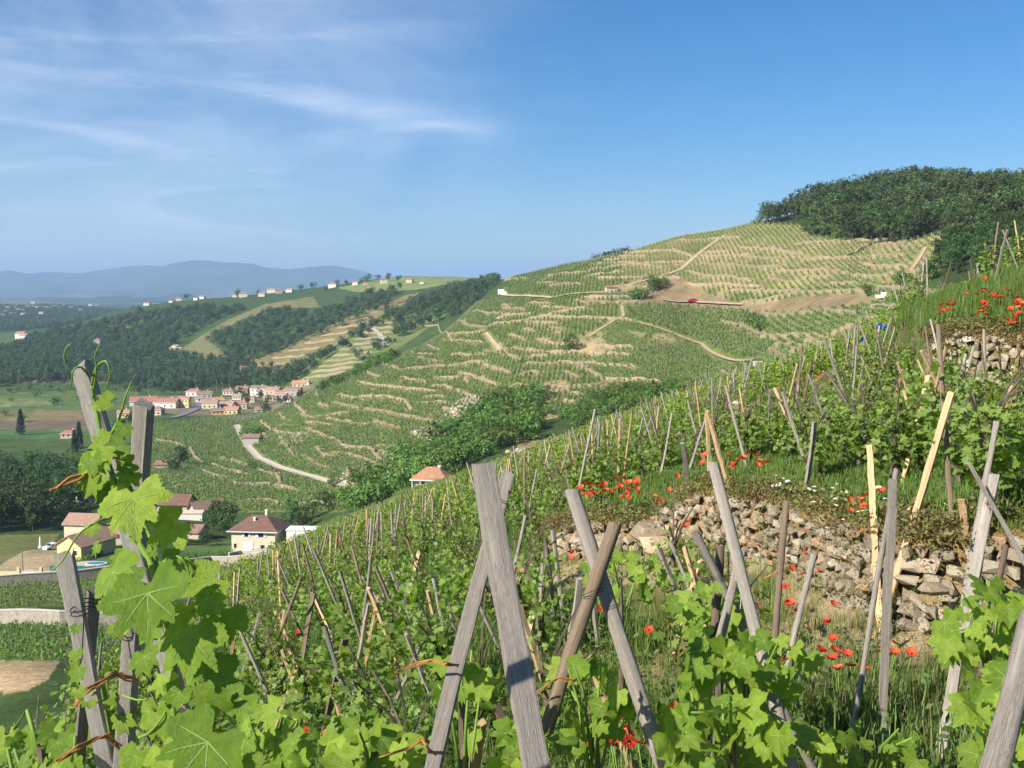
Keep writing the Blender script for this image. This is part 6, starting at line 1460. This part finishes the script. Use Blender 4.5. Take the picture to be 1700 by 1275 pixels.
def polar_pts(n_, d0, d1, u0=-.55, u1=.56):
    d = np.sqrt(nrng.uniform(d0 * d0, d1 * d1, n_)); u = nrng.uniform(u0, u1, n_); x = u * d; return x, d
x, y = polar_pts(15000, 3.0, 24); iu = inpoly(x, y, REG_U); pxx, pyy = proj(x, y, N(x, y)); k = ~iu & ~((y < 9.5) & inpoly(pxx, pyy, OPEN) & (nrng.random(len(x)) < .75)) & ~near_lines(x, y, [wab], .12) & ~(near_lines(x, y, [wab], 1.2) & (nrng.random(len(x)) < .85)) & (x > -13) & (snoise(x / .8, y / .8, 91, 3) > -.55)
scatter('slope_grass', np.column_stack([x[k], y[k], N(x[k], y[k])]), TALL, nrng.uniform(.5, 1.2, k.sum()), nrng.uniform(0, 6.28, k.sum()), 'rough grass and weeds between the near vines', 'grass')
xa, ya = polar_pts(5200, 3.6, 9.5, .10, .56); pxx, pyy = proj(xa, ya, N(xa, ya)); k = inpoly(pxx, pyy, OPEN) & ~near_lines(xa, ya, [wab], .08) & ~(near_lines(xa, ya, [wab], 1.3) & (nrng.random(len(xa)) < .85))
scatter('meadow_grass', np.column_stack([xa[k], ya[k], N(xa[k], ya[k])]), STRAW, nrng.uniform(.3, .85, k.sum()), nrng.uniform(0, 6.28, k.sum()), 'tall pale grass in front of the nearest stone wall', 'grass')
x, y = polar_pts(26000, 6, 26, .0, .60); k = inpoly(x, y, REG_U) & ~inpoly(x, y, REG_T) & ~near_lines(x, y, [wab], .22)
scatter('terrace_grass', np.column_stack([x[k], y[k], N(x[k], y[k])]), LAWNP, nrng.uniform(.45, 1.0, k.sum()), nrng.uniform(0, 6.28, k.sum()), 'short green grass on the terrace above the nearest wall', 'grass')
x, y = polar_pts(5000, 15, 30, .3, .62); k = inpoly(x, y, REG_T) & ~near_lines(x, y, [wbb], .3)
scatter('poppy_field_grass', np.column_stack([x[k], y[k], N(x[k], y[k])]), TALL[:5], nrng.uniform(.6, 1.25, k.sum()), nrng.uniform(0, 6.28, k.sum()), 'tall grass among the poppies above the upper wall', 'grass')
def along(top, n_, back, fwd, hang):
    out = []
    for _ in range(n_):
        i = rng.randrange(len(top) - 1); p = top[i].lerp(top[i+1], rng.random()); t = rng.uniform(-fwd, back); q = p + Vector((.35 * t, t, 0)); q.z = (N1(q.x, q.y) if t > .15 else p.z - (.15 - t) * hang * rng.random()) + .02; out.append(tuple(q))
    return np.array(out)
CREEP = [weed(200 + i, 60, .13, .10, .020, m_sedum) for i in range(2)] + [weed(210 + i, 60, .15, .11, .022, m_olive) for i in range(6)]
pp = np.vstack([along(wat[2:], 170, .55, .0, .4), along(wat[:3], 130, .5, .02, .5)])
scatter('creeping_plants', pp, CREEP, nrng.uniform(.5, 1.25, len(pp)), nrng.uniform(0, 6.28, len(pp)), 'rusty and olive creeping plants along the top of the nearest wall', 'plants')
pp = along(wbt, 200, .6, .05, .7)
scatter('rusty_plants', pp, CREEP[:4], nrng.uniform(.7, 1.5, len(pp)), nrng.uniform(0, 6.28, len(pp)), 'rusty plants hanging over the upper wall at right', 'plants')
pp = []
for _ in range(110):
    i = rng.randrange(len(wab) - 1); t = rng.random(); a = wab[i].lerp(wab[i+1], t); q = a.lerp(wat[i].lerp(wat[i+1], t), rng.random() ** 1.6 * .95) + Vector((-.04, -.10, 0)); pp.append(tuple(q))
scatter('wall_weeds', np.array(pp), CREEP[3:], nrng.uniform(.25, .7, len(pp)), nrng.uniform(0, 6.28, len(pp)), 'small weeds growing out of the wall joints', 'plants')

# ------------------------------------------------------------------ poppies and daisies
m_pop, n, b = new_mat('poppy_petal'); oi = node(n, 'ShaderNodeObjectInfo'); c = ramp(n, oi.outputs['Random'], [(0.0, (0.58, 0.04, 0.014)), (0.6, (0.76, 0.095, 0.026)), (1.0, (0.80, 0.20, 0.06))]); link(n, c, b.inputs['Base Color']); b.inputs['Roughness'].default_value = .6
tr = node(n, 'ShaderNodeBsdfTranslucent'); link(n, c, tr.inputs[0]); mx = node(n, 'ShaderNodeMixShader'); mx.inputs[0].default_value = .4; link(n, b.outputs[0], mx.inputs[1]); link(n, tr.outputs[0], mx.inputs[2]); link(n, mx.outputs[0], n.nodes['Material Output'].inputs['Surface'])
m_black = m_flat('poppy_heart', (0.012, 0.012, 0.012), .7)
def poppy_mesh(seed):
    r = random.Random(seed); mb = MB(); opn = r.uniform(.45, 1.0)
    for k in range(4):
        a0 = k * math.pi / 2 + r.uniform(-.15, .15); R0 = .036 * (1.0 if k % 2 else .92); vs = []; fs = []
        for i in range(4):
            t = i / 3
            for j in range(6):
                a = a0 + (j / 5 - .5) * (.9 + 1.1 * t); rr = R0 * t * (1 - .08 * (j in (0, 5))) ; z = R0 * (1.1 - opn) * t ** 1.5 * 1.3 + .004 * math.sin(j * 2.2 + seed) * t; vs.append((math.cos(a) * rr, math.sin(a) * rr, z + .001 * k))
        for i in range(3):
            for j in range(5): a = i * 6 + j; fs.append((a, a + 1, a + 7, a + 6))
        mb.add(vs, fs, 0)
    return mb.mesh('petals', m_pop, True)
POPM = [poppy_mesh(i) for i in range(5)]
q = MB(); q.tube([(0, 0, .0), (0, 0, .008), (0, 0, .012)], [.006, .007, .003], 8); POPC = q.mesh('heart', m_black, True)
q = MB(); q.tube([(0, 0, 0), (.02, .01, -.15), (.01, 0, -.32), (0, 0, -.5)], [.0022, .002, .002, .002], 5); POPS = q.mesh('stem', m_cane, True)
PP = {}
PP['the clump at the left end of the nearest wall'] = [(900 + a / 4, 750 + b_ / 4) for a, b_ in [(490,180),(545,180),(565,205),(630,195),(520,235),(570,250),(615,240),(628,252),(565,285),(545,305),(575,300),(360,235),(380,230),(325,265),(280,280),(345,283),(415,255),(295,215),(245,250),(240,320),(410,280),(455,275),(650,275),(320,215),(500,245)]]
PP['the grass above the tall stretch of wall'] = [(900 + a / 4, 750 + b_ / 4) for a, b_ in [(845,262),(880,255),(750,300),(762,345),(790,325),(895,170),(1085,30),(1070,80),(1240,30),(1330,40),(1345,52),(1270,95),(1445,70),(1430,95),(1485,75),(1380,8),(1440,8),(1310,42),(1262,102)]]
PP['the terrace edge right of the tall round post'] = [(1275 + a / 4, 750 + b_ / 4) for a, b_ in [(540,328),(612,322),(660,292),(706,287),(750,270),(635,362),(668,376),(250,530),(545,560)]]
PP['the grass in front of the nearest wall'] = [(1275 + a / 4, 750 + b_ / 4) for a, b_ in [(243,680),(150,778),(225,815),(335,800),(115,895),(430,1015),(145,1010),(200,1060),(395,1125),(262,1180),(440,1250)]] + [(1275 + a / 4, 956 + b_ / 4) for a, b_ in [(352,505),(440,500),(525,530),(430,558),(547,600),(468,625),(635,628),(748,505),(855,455),(848,522),(955,520),(120,560),(1670,372),(1640,525)]]
PP['the weeds between the log stakes and the wall'] = [(900 + a / 4, 750 + b_ / 4) for a, b_ in [(195,672),(200,718),(735,740),(735,972),(680,960),(1012,1070),(860,1160),(710,1185),(1245,870),(1425,1025),(1640,1020),(1660,790),(390,1050),(1440,630),(1350,625),(955,500),(965,465)]]
PP['the bunch below the crossed log stakes'] = [(500 + a / 2.656, 795 + b_ / 2.656) for a, b_ in [(1360,1060),(1340,1080),(1415,1050),(1380,1095),(1440,1110),(1305,1130),(1285,1160),(1425,1140),(1440,1160),(1485,1165),(1375,1170),(1515,1105),(1555,1140),(1645,1060),(1645,1020),(1690,860)]]
PP['the field above the upper wall at right'] = [(1275 + a / 4, 450 + b_ / 4) for a, b_ in [(1435,60),(1435,125),(1315,155),(1385,155),(1480,155),(1520,160),(1575,115),(1605,130),(1665,130),(1655,180),(1425,205),(1440,215),(1460,220),(1535,180),(1160,195),(1190,225),(1220,228),(1150,230),(1200,260),(1160,270),(1415,250),(1450,265),(1390,290),(1430,270),(1455,295),(1610,250),(1660,240),(1690,215),(1670,295),(1640,315),(1630,345),(1660,350),(1595,385),(1590,325),(1690,240),(1215,185),(1130,290)]]
PP['the patch in the middle of the near vineyard'] = [(1275 + a / 4, 450 + b_ / 4) for a, b_ in [(50,715),(75,690),(90,720),(110,740),(75,760),(155,755),(185,765),(235,735),(325,720),(350,685),(410,740),(410,790),(540,775),(655,780),(735,615),(30,690),(120,715),(90,750)]]
PP['the vines left of the big crossed stakes'] = [(350 + a / 4, 860 + b_ / 4) for a, b_ in [(565,765),(585,755),(590,785),(540,808),(1075,630),(880,660),(1210,605)]] + [(500 + a / 2.656, 795 + b_ / 2.656) for a, b_ in [(25,1110),(115,1120),(490,1070),(320,590)]]
PP['the vines right of the big crossed stakes'] = [(500 + a / 2.656, 795 + b_ / 2.656) for a, b_ in [(955,410),(945,470),(920,355),(1190,325)]]
for place, lst in PP.items():
    if 'clump' in place or 'field' in place or 'bunch' in place or 'patch' in place: lst += [(x + rng.uniform(-9, 9), y + rng.uniform(-6, 6)) for x, y in lst if rng.random() < .6]
    lst.sort()
    for i, (x, y) in enumerate(lst):
        d_ = d_height(x, y, .40 if 'front' not in place else .34)
        if 'bottom' in place: d_ = 2.45 + rng.uniform(-.10, .10)
        if not d_ or d_ > 60: continue
        p = P(x, y, d_); g_ = N1(p.x, p.y); hh = max(.12, p.z - g_); s = rng.uniform(.8, 1.15) * (1.05 if d_ < 3 else .88 if d_ < 9 else 1.1 if d_ < 14 else 1.4)
        e = empty('poppy', Vector((p.x, p.y, g_)), rng.uniform(0, 6.28)); tag(e, 'red poppy, %s in %s' % (side(i, len(lst)).replace(' from the', ' from'), place), 'poppy', 'poppies of ' + place)
        o = mesh_obj('flower', rng.choice(POPM), e, (0, 0, hh)); o.scale = (s,) * 3; o.rotation_euler = (rng.uniform(-.7, .7), rng.uniform(-.7, .7), 0)
        hc = mesh_obj('heart', POPC, o); st = mesh_obj('stem', POPS, e, (0, 0, hh)); st.scale = (1, 1, (hh + .03) / .5)
q = MB(); nn = 12; q.add([(0, 0, .004)] + [(.021 * math.cos(i * math.tau / nn) * (1 if i % 2 else .8), .021 * math.sin(i * math.tau / nn) * (1 if i % 2 else .8), .0) for i in range(nn)], [(0, 1 + i, 1 + (i + 1) % nn) for i in range(nn)], 0); q.tube([(0, 0, 0), (0, 0, -.2)], .0018, 4, 1); q.tube([(0, 0, .002), (0, 0, .008)], .007, 7, 2)
DAISY = q.mesh('daisy', [m_white, m_cane, m_flat('daisy_eye', (.6, .4, .03))])
DZ = [(1275 + a / 4, 750 + b_ / 4) for a, b_ in [(40,225),(75,215),(95,178),(130,195),(155,250),(70,210),(240,258),(275,245),(305,230),(310,258),(435,240),(460,215),(525,265),(305,330),(450,310),(455,355),(410,400),(500,450),(540,420),(600,398),(735,235),(780,310),(640,390),(280,380),(300,490),(270,480),(185,460),(945,375),(990,380),(1290,345),(1215,335),(1235,335),(1175,350),(1300,355),(1060,385),(1360,265),(895,380)]] + [(900 + a / 4, 750 + b_ / 4) for a, b_ in [(1540,225),(1570,215),(1600,175),(1630,195),(990,235),(915,250),(1060,210),(1020,230)]]
DZ.sort()
for i, (x, y) in enumerate(DZ):
    d_ = d_height(x, y, .13)
    if not d_ or d_ > 30: continue
    o = mesh_obj('daisy', DAISY, None, P(x, y, d_)); s = rng.uniform(.9, 1.4); o.scale = (s,) * 3; o.rotation_euler = (rng.uniform(-.2, .5), rng.uniform(-.4, .4), rng.uniform(0, 6.28)); tag(o, 'small white daisy in the terrace grass, %s' % side(i, len(DZ)), 'daisy', 'daisies of the terrace')
# scraps: blue cloths on stakes, a small white sign
m_blue = m_flat('blue_plastic', (0.03, 0.12, 0.55), .5)
for i, (x, y, s) in enumerate([(1460, 536, .13), (1468, 540, .10), (1431, 560, .08)]):
    d_ = d_height(x, y, 1.1) or 25
    mb = MB(); r = random.Random(i); vs = [(a * .5 * s + r.uniform(-.03, .03), r.uniform(-.06, .06), -c_ * s * .45) for c_ in range(4) for a in (-1, 0, 1)]; mb.add(vs, [(k * 3 + j, k * 3 + j + 1, k * 3 + j + 4, k * 3 + j + 3) for k in range(3) for j in range(2)]); tag(mb.build('blue_rag', m_blue, None, False, P(x, y, d_)), 'scrap of blue plastic tied to a stake, %s on the slope' % nth([1, 2, 0][i]), 'rag')
d_ = 95.0
e = empty('sign', P(928, 757, d_)); tag(e, 'tiny white sign at the edge of the near vineyard', 'sign'); q = MB(); q.box(-.22, .22, -.02, .02, -.2, .25); q.build('board', m_white, e); q = MB(); q.tube([(0, .04, -1.6), (0, .04, .1)], .03, 5); q.build('post', m_gst, e)
